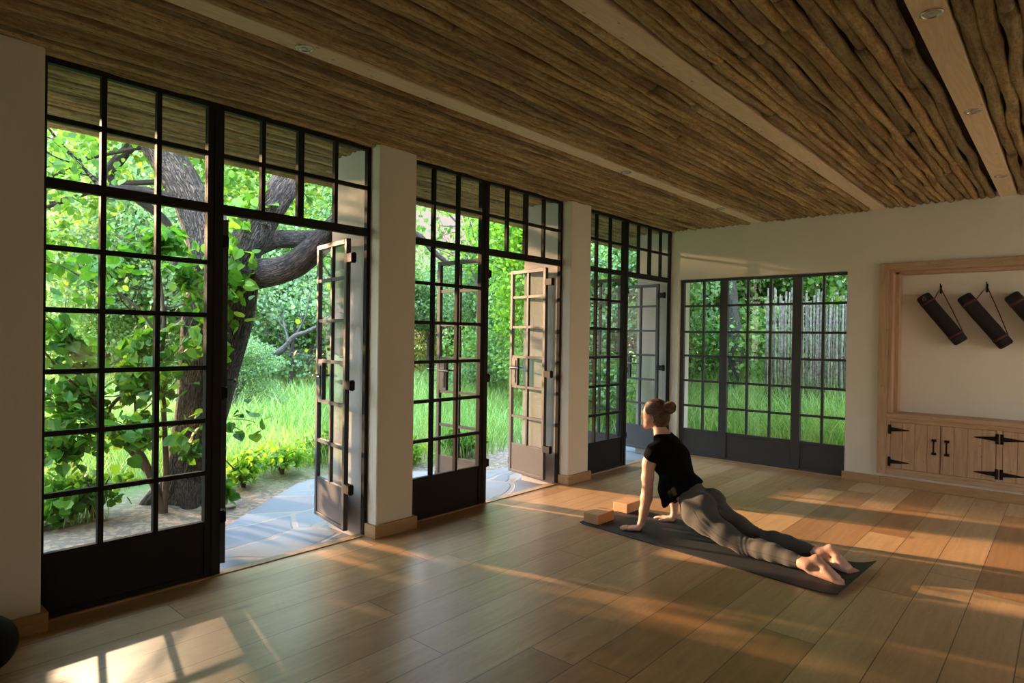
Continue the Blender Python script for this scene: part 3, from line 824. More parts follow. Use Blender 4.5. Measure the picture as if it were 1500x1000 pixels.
# ------------------------------------------------------------------ yoga mat, blocks, ball
def yoga_mat():
    nx, ny = 90, 16
    p00 = Vector((-2.770, 3.940, 0)); px_ = Vector((-0.944, 3.785, 0)); py_ = Vector((-2.715, 4.592, 0))
    ex = (px_ - p00); ey = (py_ - p00)
    Lx = ex.length; ex.normalize(); ey.normalize(); Wy = 0.655
    th = 0.005
    def zc(u, v):
        # curl at the right (foot) end, stronger at the far corner; slight lift at left near corner
        d = max(0, u - (Lx - 0.17)) / 0.17
        z = 0.042 * d ** 2 * (0.35 + 0.75 * v)
        d2 = max(0, 0.05 - u) / 0.05
        z += 0.008 * d2 ** 2 * (1 - v)
        return 0.001 + z
    vs = []; fs = []
    for s in (1, 0):
        for i in range(nx + 1):
            for j in range(ny + 1):
                u = Lx * i / nx; v = j / ny
                q = p00 + ex * u + ey * (Wy * v)
                vs.append((q.x, q.y, zc(u, v) + th * s))
    n1 = (nx + 1) * (ny + 1)
    def I(s, i, j): return s * n1 + i * (ny + 1) + j
    for i in range(nx):
        for j in range(ny):
            fs.append((I(0, i, j), I(0, i + 1, j), I(0, i + 1, j + 1), I(0, i, j + 1)))
            fs.append((I(1, i, j), I(1, i, j + 1), I(1, i + 1, j + 1), I(1, i + 1, j)))
    for i in range(nx):
        fs.append((I(1, i, 0), I(1, i + 1, 0), I(0, i + 1, 0), I(0, i, 0)))
        fs.append((I(0, i, ny), I(0, i + 1, ny), I(1, i + 1, ny), I(1, i, ny)))
    for j in range(ny):
        fs.append((I(0, 0, j), I(0, 0, j + 1), I(1, 0, j + 1), I(1, 0, j)))
        fs.append((I(1, nx, j), I(1, nx, j + 1), I(0, nx, j + 1), I(0, nx, j)))
    o = mesh_obj('yoga_mat', vs, fs, M['mat'])
    tag(o, 'charcoal yoga mat under the woman, curling up at her feet', 'yoga mat')
yoga_mat()
MT = 0.0062
def block(cx, cy, label):
    b_ = MB(); b_.box(-0.0675, 0.0675, -0.107, 0.107, 0, 0.075)
    o = b_.build('cork_block', M['cork'], bevel=0.006, seg=3)
    o.location = (cx, cy, MT); o.rotation_euler = (0, 0, -0.02)
    tag(o, label, 'yoga block', 'cork yoga blocks on the mat')
block(-2.693, 4.083, 'cork yoga block on the near corner of the mat')
block(-2.700, 4.508, 'cork yoga block behind the other one, farther from the viewer')
bm_ = MB()
R = 0.115
vs = []; fs = []; nr, ns = 20, 32
for i in range(nr + 1):
    for k in range(ns):
        a = PI * i / nr; q = 2 * PI * k / ns
        vs.append((R * math.sin(a) * math.cos(q), R * math.sin(a) * math.sin(q), R * math.cos(a)))
for i in range(nr):
    for k in range(ns):
        a_, b_ = i * ns + k, i * ns + (k + 1) % ns
        fs.append((a_, a_ + ns, b_ + ns, b_))
bm_.add(vs, fs)
ballo = bm_.build('exercise_ball', M['black_metal'], smooth=True)
ballo.location = (-3.30, 0.52, R + 0.001)
tag(ballo, 'small black round ball on the floor at the lower left', 'ball')

# ------------------------------------------------------------------ person (signed-distance body, meshed with surface nets)
def surface_nets(D, o, h):
    """D: (nx,ny,nz) distances sampled at o + h*index"""
    s = D < 0
    nx, ny, nz = D.shape
    cs = np.zeros((nx - 1, ny - 1, nz - 1), dtype=np.int16)
    for a in (0, 1):
        for b in (0, 1):
            for c in (0, 1):
                cs += s[a:nx - 1 + a, b:ny - 1 + b, c:nz - 1 + c]
    act = (cs > 0) & (cs < 8)
    idx = np.full(act.shape, -1, dtype=np.int64)
    cells = np.argwhere(act)
    idx[act] = np.arange(len(cells))
    acc = np.zeros((len(cells), 3)); cnt = np.zeros(len(cells))
    ci, cj, ck = cells.T
    corners = [(a, b, c) for a in (0, 1) for b in (0, 1) for c in (0, 1)]
    for p in corners:
        for ax in range(3):
            if p[ax] == 1: continue
            q = list(p); q[ax] = 1
            d0 = D[ci + p[0], cj + p[1], ck + p[2]]; d1 = D[ci + q[0], cj + q[1], ck + q[2]]
            m = (d0 < 0) != (d1 < 0)
            t = np.where(m, d0 / np.where(m, d0 - d1, 1), 0)
            base = np.tile(np.array(p, dtype=float), (len(cells), 1)); base[:, ax] = t
            acc += base * m[:, None]; cnt += m
    V = (cells + acc / cnt[:, None]) * h + np.array(o)
    F = []
    for ax in range(3):
        u, v = [(1, 2), (2, 0), (0, 1)][ax]
        sl0 = [slice(None)] * 3; sl1 = [slice(None)] * 3
        sl0[ax] = slice(0, -1); sl1[ax] = slice(1, None)
        a = s[tuple(sl0)]; b = s[tuple(sl1)]
        ed = np.argwhere(a != b)
        ed = ed[(ed[:, u] > 0) & (ed[:, v] > 0) & (ed[:, u] < D.shape[u] - 1) & (ed[:, v] < D.shape[v] - 1)]
        fl = a[tuple(ed.T)]
        def C_(du, dv):
            e = ed.copy(); e[:, u] -= du; e[:, v] -= dv
            return idx[e[:, 0], e[:, 1], e[:, 2]]
        q = np.stack([C_(1, 1), C_(0, 1), C_(0, 0), C_(1, 0)], axis=1)
        q[~fl] = q[~fl][:, ::-1]
        F.append(q)
    F = np.concatenate(F); F = F[(F >= 0).all(axis=1)]
    return V, F

class SDF:
    def __init__(s, lo, hi, h):
        s.lo = np.array(lo, float); s.h = h
        s.n = np.ceil((np.array(hi) - s.lo) / h).astype(int) + 1
        s.D = np.full(s.n, 1.0, dtype=np.float32)
        s.ax = [s.lo[i] + h * np.arange(s.n[i]) for i in range(3)]
    def grid(s, lo, hi):
        a = np.clip(np.floor((np.array(lo) - s.lo) / s.h).astype(int), 0, s.n)
        b = np.clip(np.ceil((np.array(hi) - s.lo) / s.h).astype(int) + 1, 0, s.n)
        sl = tuple(slice(a[i], b[i]) for i in range(3))
        X, Y, Z = np.meshgrid(*[s.ax[i][sl[i]] for i in range(3)], indexing='ij')
        return sl, X, Y, Z
    def smin(s, sl, d, k):
        a = s.D[sl]
        if a.size == 0: return
        if k > 0:
            hh = np.clip(0.5 + 0.5 * (a - d) / k, 0, 1)
            s.D[sl] = a * (1 - hh) + d * hh - k * hh * (1 - hh)
        else: s.D[sl] = np.minimum(a, d)
    def cone(s, a, b, ra, rb, k=0.02, sq=None):
        """tapered capsule; sq=(axis vector, factor) flattens across an axis"""
        a = np.array(a, float); b = np.array(b, float); R = max(ra, rb) + k + 3 * s.h + 0.02
        sl, X, Y, Z = s.grid(np.minimum(a, b) - R, np.maximum(a, b) + R)
        if X.size == 0: return s
        P = np.stack([X - a[0], Y - a[1], Z - a[2]], -1); ba = b - a; L2 = max(ba @ ba, 1e-9)
        t = np.clip((P @ ba) / L2, 0, 1)
        Q = P - t[..., None] * ba
        if sq is not None:
            n = np.array(sq[0], float); n /= np.linalg.norm(n)
            c = Q @ n
            Q = Q + (c * (1 / sq[1] - 1))[..., None] * n
        d = np.sqrt((Q ** 2).sum(-1)) - (ra + (rb - ra) * t)
        if sq is not None: d = d * min(1.0, sq[1] ** 0.5)
        s.smin(sl, d.astype(np.float32), k); return s
    def ell(s, c, r, k=0.02, yaw=0.0, pitch=0.0):
        c = np.array(c, float); r = np.array(r, float); R = r.max() + k + 3 * s.h
        sl, X, Y, Z = s.grid(c - R, c + R)
        if X.size == 0: return s
        P = np.stack([X - c[0], Y - c[1], Z - c[2]], -1)
        Mx = np.array(Matrix.Rotation(yaw, 3, 'Z') @ Matrix.Rotation(pitch, 3, 'Y'))
        P = P @ Mx
        k0 = np.sqrt(((P / r) ** 2).sum(-1)); k1 = np.sqrt(((P / (r * r)) ** 2).sum(-1)) + 1e-9
        d = np.where(k0 < 0.05, -r.min(), k0 * (k0 - 1) / k1)
        s.smin(sl, d.astype(np.float32), k); return s
    def poly(s, pts, rad, k=0.02, sq=None):
        for i in range(len(pts) - 1): s.cone(pts[i], pts[i + 1], rad[i], rad[i + 1], k, sq)
        return s
    def full(s):
        return np.meshgrid(*s.ax, indexing='ij')
    def mesh(s, name, mat, parent=None, smooth_it=2):
        V, F = surface_nets(s.D, s.lo, s.h)
        # light smoothing
        e = np.concatenate([F[:, [0, 1]], F[:, [1, 2]], F[:, [2, 3]], F[:, [3, 0]]])
        for _ in range(smooth_it):
            S = np.zeros_like(V); n = np.zeros(len(V))
            np.add.at(S, e[:, 0], V[e[:, 1]]); np.add.at(n, e[:, 0], 1)
            np.add.at(S, e[:, 1], V[e[:, 0]]); np.add.at(n, e[:, 1], 1)
            V = V * 0.5 + 0.5 * S / np.maximum(n, 1)[:, None]
        return np_mesh(name, V, F, mat, parent, True)

def mat_skin():
    m, nt, out = new_mat('skin')
    p = pos(nt); n = noise_n(nt, p, 22, 4, 0.6); f = noise_n(nt, p, 260, 3, 0.6)
    c = mixc(nt, n.outputs[0], (0.60, 0.34, 0.25), (0.72, 0.46, 0.35))
    b = principled(nt, out, c, 0.48, bump(nt, f.outputs[0], 0.15, 0.001))
    b.inputs['Subsurface Weight'].default_value = 0.12; b.inputs['Subsurface Radius'].default_value = (0.02, 0.008, 0.004); b.inputs['Subsurface Scale'].default_value = 0.4
    return m
def mat_hair():
    m, nt, out = new_mat('brown_hair')
    tc = nt.nodes.new('ShaderNodeTexCoord').outputs['Object']
    # strands run from the face back towards the bun
    sp_ = nt.nodes.new('ShaderNodeVectorMath'); sp_.operation = 'SUBTRACT'; L(nt, pos(nt), sp_.inputs[0]); sp_.inputs[1].default_value = (-2.19, 4.27, 0.89)
    nm = nt.nodes.new('ShaderNodeVectorMath'); nm.operation = 'NORMALIZE'; L(nt, sp_.outputs[0], nm.inputs[0])
    n = noise_n(nt, nm.outputs[0], 16, 5, 0.7, 0.3)
    c = ramp(nt, n.outputs[0], [(0.3, (0.035, 0.016, 0.009)), (0.55, (0.12, 0.055, 0.026)), (0.75, (0.28, 0.14, 0.065))])
    principled(nt, out, c, 0.38, bump(nt, n.outputs[0], 0.9, 0.006)); return m
def mat_fabric(name, col, wr=0.3, sheen=0.1):
    m, nt, out = new_mat(name)
    p = pos(nt); n = noise_n(nt, p, 14, 3, 0.5, 0.5); f = noise_n(nt, p, 420, 2, 0.5)
    c = mixc(nt, f.outputs[0], tuple(x * 0.85 for x in col), tuple(x * 1.15 for x in col))
    b = principled(nt, out, c, 0.75, bump(nt, n.outputs[0], wr, 0.02))
    b.inputs['Sheen Weight'].default_value = sheen
    b.inputs['Specular IOR Level'].default_value = 0.12
    b.inputs['Roughness'].default_value = 0.9
    return m
M['skin'] = mat_skin(); M['hair'] = mat_hair()
M['shirt'] = mat_fabric('black_tshirt', (0.0025, 0.0025, 0.003), 0.4, 0.0)
M['legging'] = mat_fabric('grey_leggings', (0.100, 0.098, 0.094), 0.0)
M['seam'] = mat_simple('legging_seam', (0.03, 0.028, 0.026), 0.8)
M['ring'] = mat_simple('ring_metal', (0.5, 0.45, 0.35), 0.25, 60, 0.1, Metallic=1.0)

ZM = MT
def legs(s, g=0.0, k=0.03):
    """pelvis, thighs and calves; g grows the radii (cloth)"""
    s.ell((-1.975, 4.245, 0.240), (0.115 + g, 0.150 + g, 0.098 + g), k, 0, 0.55)
    s.ell((-1.905, 4.180, 0.252), (0.092 + g, 0.080 + g, 0.088 + g), k, 0, 0.3)
    s.ell((-1.900, 4.325, 0.255), (0.092 + g, 0.080 + g, 0.088 + g), k, 0, 0.3)
    # near thigh / calf
    s.poly([(-1.955, 4.170, 0.185), (-1.86, 4.150, 0.155), (-1.72, 4.125, 0.105), (-1.60, 4.108, 0.068)], [0.092 + g, 0.084 + g, 0.068 + g, 0.054 + g], k)
    s.poly([(-1.60, 4.108, 0.064), (-1.545, 4.098, 0.063), (-1.47, 4.083, 0.073), (-1.38, 4.062, 0.074), (-1.27, 4.036, 0.070), (-1.17, 4.014, 0.069)], [0.052 + g, 0.049 + g, 0.056 + g, 0.052 + g, 0.039 + g, 0.031 + g], 0.02)
    # far thigh / calf
    s.poly([(-1.945, 4.335, 0.190), (-1.86, 4.345, 0.160), (-1.72, 4.350, 0.108), (-1.60, 4.345, 0.068)], [0.092 + g, 0.084 + g, 0.068 + g, 0.054 + g], k)
    s.poly([(-1.60, 4.345, 0.064), (-1.545, 4.335, 0.063), (-1.47, 4.322, 0.073), (-1.38, 4.305, 0.074), (-1.27, 4.288, 0.070), (-1.17, 4.272, 0.069)], [0.052 + g, 0.049 + g, 0.056 + g, 0.052 + g, 0.039 + g, 0.031 + g], 0.02)
    return s
def torso(s, g=0.0, k=0.04):
    s.ell((-2.060, 4.255, 0.325), (0.088 + g, 0.128 + g, 0.105 + g), k, 0, 0.35)
    s.ell((-2.130, 4.258, 0.415), (0.090 + g, 0.128 + g, 0.120 + g), k, 0, 0.1)
    s.ell((-2.170, 4.262, 0.520), (0.100 + g, 0.148 + g, 0.125 + g), k, 0, 0.0)
    s.ell((-2.235, 4.200, 0.480), (0.050 + g, 0.055 + g, 0.055 + g), k)
    s.ell((-2.235, 4.330, 0.480), (0.050 + g, 0.055 + g, 0.055 + g), k)
    s.cone((-2.235, 4.150, 0.590), (-2.235, 4.390, 0.590), 0.060 + g, 0.060 + g, k)
    s.cone((-2.230, 4.225, 0.625), (-2.265, 4.27, 0.675), 0.062 + g, 0.052 + g, k)
    s.cone((-2.230, 4.315, 0.625), (-2.265, 4.27, 0.675), 0.062 + g, 0.052 + g, k)
    return s
def arm_upper(s, g=0.0, k=0.03):
    s.cone((-2.262, 4.118, 0.588), (-2.284, 4.100, 0.50), 0.050 + g, 0.046 + g, k)
    s.cone((-2.262, 4.432, 0.588), (-2.280, 4.462, 0.50), 0.050 + g, 0.046 + g, k)
    return s

body = SDF((-2.56, 3.90, -0.002), (-0.88, 4.62, 0.99), 0.0052)
legs(body); torso(body, -0.004); arm_upper(body)
# arms
NA = [(-2.284, 4.100, 0.50), (-2.288, 4.094, 0.40), (-2.288, 4.092, 0.315), (-2.292, 4.088, 0.25), (-2.305, 4.082, 0.16), (-2.322, 4.075, 0.070)]
body.poly(NA, [0.046, 0.042, 0.037, 0.040, 0.033, 0.0245], 0.02)
FA = [(-2.280, 4.462, 0.50), (-2.282, 4.472, 0.40), (-2.280, 4.478, 0.315), (-2.276, 4.476, 0.25), (-2.270, 4.472, 0.16), (-2.262, 4.466, 0.070)]
body.poly(FA, [0.046, 0.042, 0.037, 0.040, 0.033, 0.0245], 0.02)
def hand(s, wrist, ang, thumb_side):
    """palm flat on the mat; ang = heading of the fingers, thumb_side = +1/-1 across"""
    w = np.array(wrist, float)
    fx = np.array([math.cos(ang), math.sin(ang), 0]); sx = np.array([-math.sin(ang), math.cos(ang), 0]) * thumb_side
    z0 = ZM + 0.002
    def Q(a, b, z): return w * [1, 1, 0] + fx * a + sx * b + np.array([0, 0, z0 + z])
    s.cone(w + np.array([0, 0, 0.0]), Q(0.012, 0, 0.026), 0.025, 0.024, 0.02)
    for b in (-0.026, -0.009, 0.009, 0.024):      # palm
        s.cone(Q(0.008, b * 0.62, 0.021), Q(0.078, b * 1.12, 0.0125), 0.018, 0.0105, 0.012)
    s.cone(Q(0.010, 0.014, 0.017), Q(0.045, 0.034, 0.014), 0.017, 0.014, 0.01)   # thenar
    lens = [(-0.031, 0.050, -0.22), (-0.0105, 0.066, -0.07), (0.0095, 0.072, 0.03), (0.0285, 0.065, 0.14)]
    for (b, ln, sp_) in lens:
        base = Q(0.078, b, 0.0125)
        d = fx * math.cos(sp_) + sx * math.sin(sp_)
        m1_ = base + d * ln * 0.45 + np.array([0, 0, 0.003]); m2_ = base + d * ln * 0.75 + np.array([0, 0, -0.001]); m3_ = base + d * ln + np.array([0, 0, -0.0055])
        s.poly([base, m1_, m2_, m3_], [0.0092, 0.0086, 0.0078, 0.0064], 0.003)
    t0 = Q(0.035, 0.034, 0.014); t1 = Q(0.062, 0.058, 0.011); t2 = Q(0.085, 0.066, 0.008)
    s.poly([t0, t1, t2], [0.0125, 0.0098, 0.0074], 0.006)
    return Q
QN = hand(body, (-2.326, 4.072, 0.050), PI + 0.38, -1)
QF = hand(body, (-2.268, 4.464, 0.050), PI + 0.02, 1)
# feet: tops on the mat, soles up
def foot(s, ankle, heel, ball, toe, side):
    a, hl, b, t = [np.array(x, float) for x in (ankle, heel, ball, toe)]
    s.cone(a + [-0.03, 0, 0], a, 0.031, 0.033, 0.02)
    s.cone(a, hl, 0.033, 0.027, 0.02)                       # heel
    s.cone(hl, (hl + b) / 2 + [0, 0, 0.004], 0.026, 0.024, 0.02)
    s.cone(a + [0.02, 0, -0.03], b + [-0.02, 0, -0.004], 0.026, 0.022, 0.02)
    s.cone(a + [-0.005, 0.026 * side, -0.012], a + [0.004, 0.027 * side, -0.012], 0.013, 0.012, 0.012)   # ankle bones
    s.cone(a + [-0.005, -0.024 * side, -0.008], a + [0.004, -0.025 * side, -0.008], 0.013, 0.012, 0.012)
    fx = (t - b); fx[2] = 0; ln = np.linalg.norm(fx); fx /= ln; sx = np.array([-fx[1], fx[0], 0])
    for kk, off in enumerate((-0.029, -0.013, 0.003, 0.017, 0.029)):
        o_ = off * side
        s.cone((hl + b) / 2 + sx * o_ * 0.6, b + sx * o_, 0.018, 0.0165, 0.012)
        big = (kk == 0)
        tl = [0.050, 0.047, 0.041, 0.035, 0.028][kk]
        r0 = [0.0135, 0.0088, 0.0084, 0.008, 0.0078][kk]
        bb = b + sx * o_ + [0, 0, -0.004]; tip = b + sx * (o_ * 1.12) + fx * tl + [0, 0, b[2] * 0 - 0.010]
        tip[2] = max(tip[2], ZM + r0 * 0.9)
        s.cone(bb, tip, r0 * 1.05, r0, 0.003)
foot(body, (-1.165, 4.013, 0.070), (-1.118, 4.018, 0.108), (-1.005, 3.992, 0.032), (-0.945, 3.985, 0.02), 1)
foot(body, (-1.165, 4.271, 0.070), (-1.110, 4.276, 0.110), (-1.003, 4.215, 0.033), (-0.940, 4.190, 0.02), -1)
# neck and head
HC = np.array([-2.338, 4.268, 0.838])
body.cone((-2.262, 4.27, 0.650), (-2.300, 4.27, 0.760), 0.050, 0.047, 0.03)
body.ell(HC + [0.014, 0, 0.026], (0.094, 0.073, 0.082), 0.02)                    # cranium
body.ell(HC + [-0.035, 0, -0.030], (0.055, 0.058, 0.078), 0.03)                   # face
body.cone(HC + [-0.030, -0.040, -0.058], HC + [-0.070, 0, -0.096], 0.022, 0.019, 0.02)
body.cone(HC + [-0.030, 0.040, -0.058], HC + [-0.070, 0, -0.096], 0.022, 0.019, 0.02)
body.cone(HC + [-0.086, 0, -0.004], HC + [-0.104, 0, -0.034], 0.007, 0.011, 0.010)  # nose
body.cone(HC + [-0.092, -0.008, -0.062], HC + [-0.092, 0.008, -0.062], 0.008, 0.008, 0.008)  # lips
body.cone(HC + [-0.088, -0.010, -0.073], HC + [-0.088, 0.010, -0.073], 0.008, 0.008, 0.006)
body.cone(HC + [-0.080, -0.038, 0.012], HC + [-0.088, -0.014, 0.016], 0.008, 0.008, 0.010)  # brows
body.cone(HC + [-0.080, 0.038, 0.012], HC + [-0.088, 0.014, 0.016], 0.008, 0.008, 0.010)
for sd in (-1, 1):
    e = HC + [0.006, sd * 0.072, -0.022]
    body.cone(e + [0.002, sd * 0.004, 0.020], e + [0.010, sd * 0.007, 0.006], 0.0065, 0.007, 0.004)
    body.cone(e + [0.010, sd * 0.007, 0.006], e + [0.0, sd * 0.002, -0.022], 0.006, 0.006, 0.004)
    body.cone(e + [0.002, sd * 0.004, 0.020], e + [-0.008, sd * 0.002, 0.0], 0.005, 0.004, 0.004)
np.maximum(body.D, (ZM - body.full()[2]).astype(np.float32), out=body.D)
woman = body.mesh('person', M['skin'])
tag(woman, 'woman in black t-shirt and grey leggings arching up on straight arms', 'person')

# hair with a bun
hs = SDF((-2.48, 4.15, 0.70), (-2.12, 4.39, 1.0), 0.004)
hs.ell(HC + [0.018, 0, 0.030], (0.100, 0.081, 0.088), 0.01)
hs.ell(HC + [0.048, 0, -0.022], (0.072, 0.072, 0.080), 0.02)
X, Y, Z = hs.full()
# hairline: keep everything behind a slanted plane, clear the ears and nape
pl = (-(X - (HC[0] - 0.052)) * 0.86 - (Z - (HC[2] + 0.055)) * 0.50 + 0.0)
hs.D = np.maximum(hs.D, pl.astype(np.float32))
ear = np.sqrt((X - (HC[0] - 0.002)) ** 2 + ((Z - (HC[2] - 0.050)) * 0.75) ** 2) - 0.040
hs.D = np.maximum(hs.D, -np.where(np.abs(Y - HC[1]) > 0.045, ear, 1).astype(np.float32))
hs.D = np.maximum(hs.D, ((HC[2] - 0.098) - Z + (X - HC[0]) * -0.15).astype(np.float32))
BC = np.array([-2.212, 4.262, 0.898])
hs.ell(BC + [-0.012, 0, 0], (0.040, 0.042, 0.038), 0.012)
for k_ in range(7):
    a0 = k_ * 0.9; a1 = a0 + 1.15
    r_b = 0.031
    p0 = BC + [0.010 * math.sin(a0 * 2), r_b * math.cos(a0), r_b * math.sin(a0)]
    p1 = BC + [0.016 + 0.010 * math.cos(a1), r_b * math.cos(a1), r_b * math.sin(a1)]
    hs.cone(p0, p1, 0.017, 0.015, 0.004)
hs.cone(BC + [-0.02, 0, 0.02], BC + [0.02, -0.008, 0.036], 0.016, 0.012, 0.005)
wv = 0.0022 * np.sin((Z - BC[2]) / (np.abs(X - BC[0]) + np.abs(Y - BC[1]) + 0.03) * 16 + Y * 60)
hs.D = hs.D + wv.astype(np.float32)
hair = hs.mesh('hair', M['hair'], woman, 1)
hair['label'] = 'brown hair pinned up in a loose bun'

# leggings
lg = SDF((-2.20, 3.98, -0.002), (-1.12, 4.46, 0.42), 0.0055)
legs(lg, 0.004)
lg.ell((-2.050, 4.255, 0.330), (0.088, 0.124, 0.098), 0.04, 0, 0.35)
X, Y, Z = lg.full()
d = lg.D
d = d + (0.0022 * np.sin(X * 210 + Z * 60) * np.exp(-((X + 1.565) / 0.035) ** 2)).astype(np.float32)     # creases behind the knees
d = d + (0.0016 * np.sin(X * 230) * np.exp(-((X + 1.215) / 0.022) ** 2)).astype(np.float32)
d = d + (0.0020 * np.sin(X * 90 + Z * 150) * np.exp(-((X + 1.82) / 0.05) ** 2)).astype(np.float32)
cuff = (X + 1.192) * 0.97 + (Z - 0.07) * 0.2
d = np.maximum(d, cuff.astype(np.float32))
waist = -((X + 2.145) * 0.635 - (Z - 0.335) * 0.772) - 0.0
lg.D = np.maximum(d, np.maximum(waist, ZM + 0.0005 - Z).astype(np.float32))
lgo = lg.mesh('leggings', M['legging'], woman, 1)
# seams down the outside of each leg
for pts_ in ([(-1.93, 4.075, 0.235), (-1.86, 4.063, 0.165), (-1.75, 4.055, 0.115), (-1.64, 4.053, 0.075), (-1.55, 4.045, 0.065), (-1.42, 4.010, 0.074), (-1.30, 4.0, 0.072), (-1.205, 3.982, 0.070)],):
    bvh = None
    sm = MB()
    dg = bpy.context.evaluated_depsgraph_get()
    out_p = []
    from mathutils.bvhtree import BVHTree
    bv = BVHTree.FromPolygons([v.co for v in lgo.data.vertices], [p.vertices[:] for p in lgo.data.polygons])
    fine_p = []
    for i_ in range(len(pts_) - 1):
        for t_ in range(6):
            fine_p.append(Vector(pts_[i_]).lerp(Vector(pts_[i_ + 1]), t_ / 6))
    for q_ in fine_p:
        hit = bv.find_nearest(q_)
        out_p.append(hit[0] + hit[1] * 0.0004)
    sm.tube(out_p, [0.0012] * len(out_p), 6)
    so = sm.build('side_seam', M['seam'], lgo, smooth=True)

# t-shirt
sh = SDF((-2.42, 3.98, 0.16), (-1.92, 4.58, 0.74), 0.0052)
torso(sh, 0.009)
sh.ell((-2.10, 4.195, 0.285), (0.086, 0.084, 0.086), 0.03)
sh.ell((-2.10, 4.325, 0.285), (0.086, 0.086, 0.086), 0.03)
sh.ell((-2.045, 4.255, 0.315), (0.105, 0.146, 0.112), 0.03, 0, 0.35)
sh.ell((-2.170, 4.190, 0.330), (0.080, 0.075, 0.090), 0.05)        # loose front drape
sh.ell((-2.170, 4.330, 0.330), (0.080, 0.075, 0.090), 0.05)
sh.cone((-2.150, 4.180, 0.30), (-2.170, 4.175, 0.215), 0.060, 0.045, 0.04)
sh.cone((-2.150, 4.330, 0.30), (-2.170, 4.335, 0.215), 0.060, 0.045, 0.04)
sh.cone((-2.09, 4.17, 0.33), (-2.05, 4.18, 0.27), 0.075, 0.078, 0.04)
sh.cone((-2.09, 4.34, 0.33), (-2.05, 4.33, 0.27), 0.075, 0.078, 0.04)
X, Y, Z = sh.full()
hem = (X + 2.10) * 0.665 - (Z - 0.283) * 0.747 + 0.004 * np.sin(Y * 45) - 0.014
D0 = np.maximum(sh.D, hem.astype(np.float32))
ar = SDF((-2.42, 3.98, 0.16), (-1.92, 4.58, 0.74), 0.0052)
ar.cone((-2.258, 4.122, 0.590), (-2.290, 4.098, 0.49), 0.057, 0.059, 0.0)
ar.cone((-2.258, 4.428, 0.590), (-2.285, 4.466, 0.49), 0.057, 0.059, 0.0)
slv = -((Z - 0.548) * 0.85 + (X + 2.30) * 0.45 + np.abs(Y - 4.27) * 0.0)
AD = np.maximum(ar.D, slv.astype(np.float32))
kk_ = 0.03
hh_ = np.clip(0.5 + 0.5 * (D0 - AD) / kk_, 0, 1)
sh.D = (D0 * (1 - hh_) + AD * hh_ - kk_ * hh_ * (1 - hh_)).astype(np.float32)
sh.D += (0.0025 * np.sin(Z * 55 + Y * 38 + X * 70) * np.clip((0.50 - Z) / 0.2, 0, 1)).astype(np.float32)
neck = np.sqrt(((X + 2.275) / 1.0) ** 2 + (Y - 4.27) ** 2) - 0.062 - np.clip(Z - 0.70, 0, 1)
nk = np.maximum(neck, -(Z - 0.655 + (X + 2.27) * 0.25))
sh.D = np.maximum(sh.D, -nk.astype(np.float32))
sh.mesh('t_shirt', M['shirt'], woman, 2)
# ring on the near hand
rg_ = MB(); c0 = QN(0.094, 0.0105 * 1.0, 0.014); rr_ = 0.0098
fxv = np.array([math.cos(PI + 0.38), math.sin(PI + 0.38), 0]); sxv = np.array([-fxv[1], fxv[0], 0])
rp = [Vector(c0 + sxv * rr_ * math.cos(a) + np.array([0, 0, rr_ * math.sin(a)])) for a in [k * PI / 8 for k in range(-2, 11)]]
rg_.tube(rp, [0.0016] * len(rp), 6); rg_.build('finger_ring', M['ring'], woman, smooth=True)


# ------------------------------------------------------------------ outdoors
def gz(x, y):
    """ground height"""
    d = np.maximum(0, -x - 6.0)
    z = -0.11 + 0.02 * np.sin(x * 0.9) * np.cos(y * 0.7) + np.minimum(0.028 * d, 0.35)
    dy = np.clip((y - 8.2) / 4.0, 0, 1)
    return z + 0.30 * dy * dy * (3 - 2 * dy) * np.clip((x + 9) / 3, 0, 1)
GX = np.linspace(-60, 12, 145); GY = np.linspace(-25, 60, 171)
XX, YY = np.meshgrid(GX, GY, indexing='ij')
ZZ = gz(XX, YY)
inside = (XX > -4.3) & (YY < 7.6)
ZZ = np.where(inside, -0.16, ZZ)
V = np.stack([XX, YY, ZZ], -1).reshape(-1, 3)
nxg, nyg = XX.shape
ii, jj = np.meshgrid(np.arange(nxg - 1), np.arange(nyg - 1), indexing='ij')
a_ = (ii * nyg + jj).ravel()
Fq = np.stack([a_, a_ + nyg, a_ + nyg + 1, a_ + 1], 1)
g = np_mesh('ground', V, Fq, M['ground'], None, True)
tag(g, 'earth and leaf litter of the garden running out under the meadow', 'ground', kind='structure')

pt = MB()
poly = [(F - 0.013, 1.40), (F - 0.013, 9.2), (-5.05, 9.2), (-5.0, 8.0), (-4.92, 6.5), (-4.68, 5.35), (-4.70, 4.95), (-5.3, 4.35), (-5.72, 3.6), (-5.62, 3.25), (-5.22, 2.74), (-4.74, 2.16), (-4.30, 1.52)]
pt.prism(poly[::-1], -0.16, -0.045)
# cut corners not needed: the piers stand on it
po = pt.build('patio', M['flag'], bevel=0.01)
tag(po, 'patio of blue-grey slate crazy paving outside the garden doors', 'patio', kind='structure')

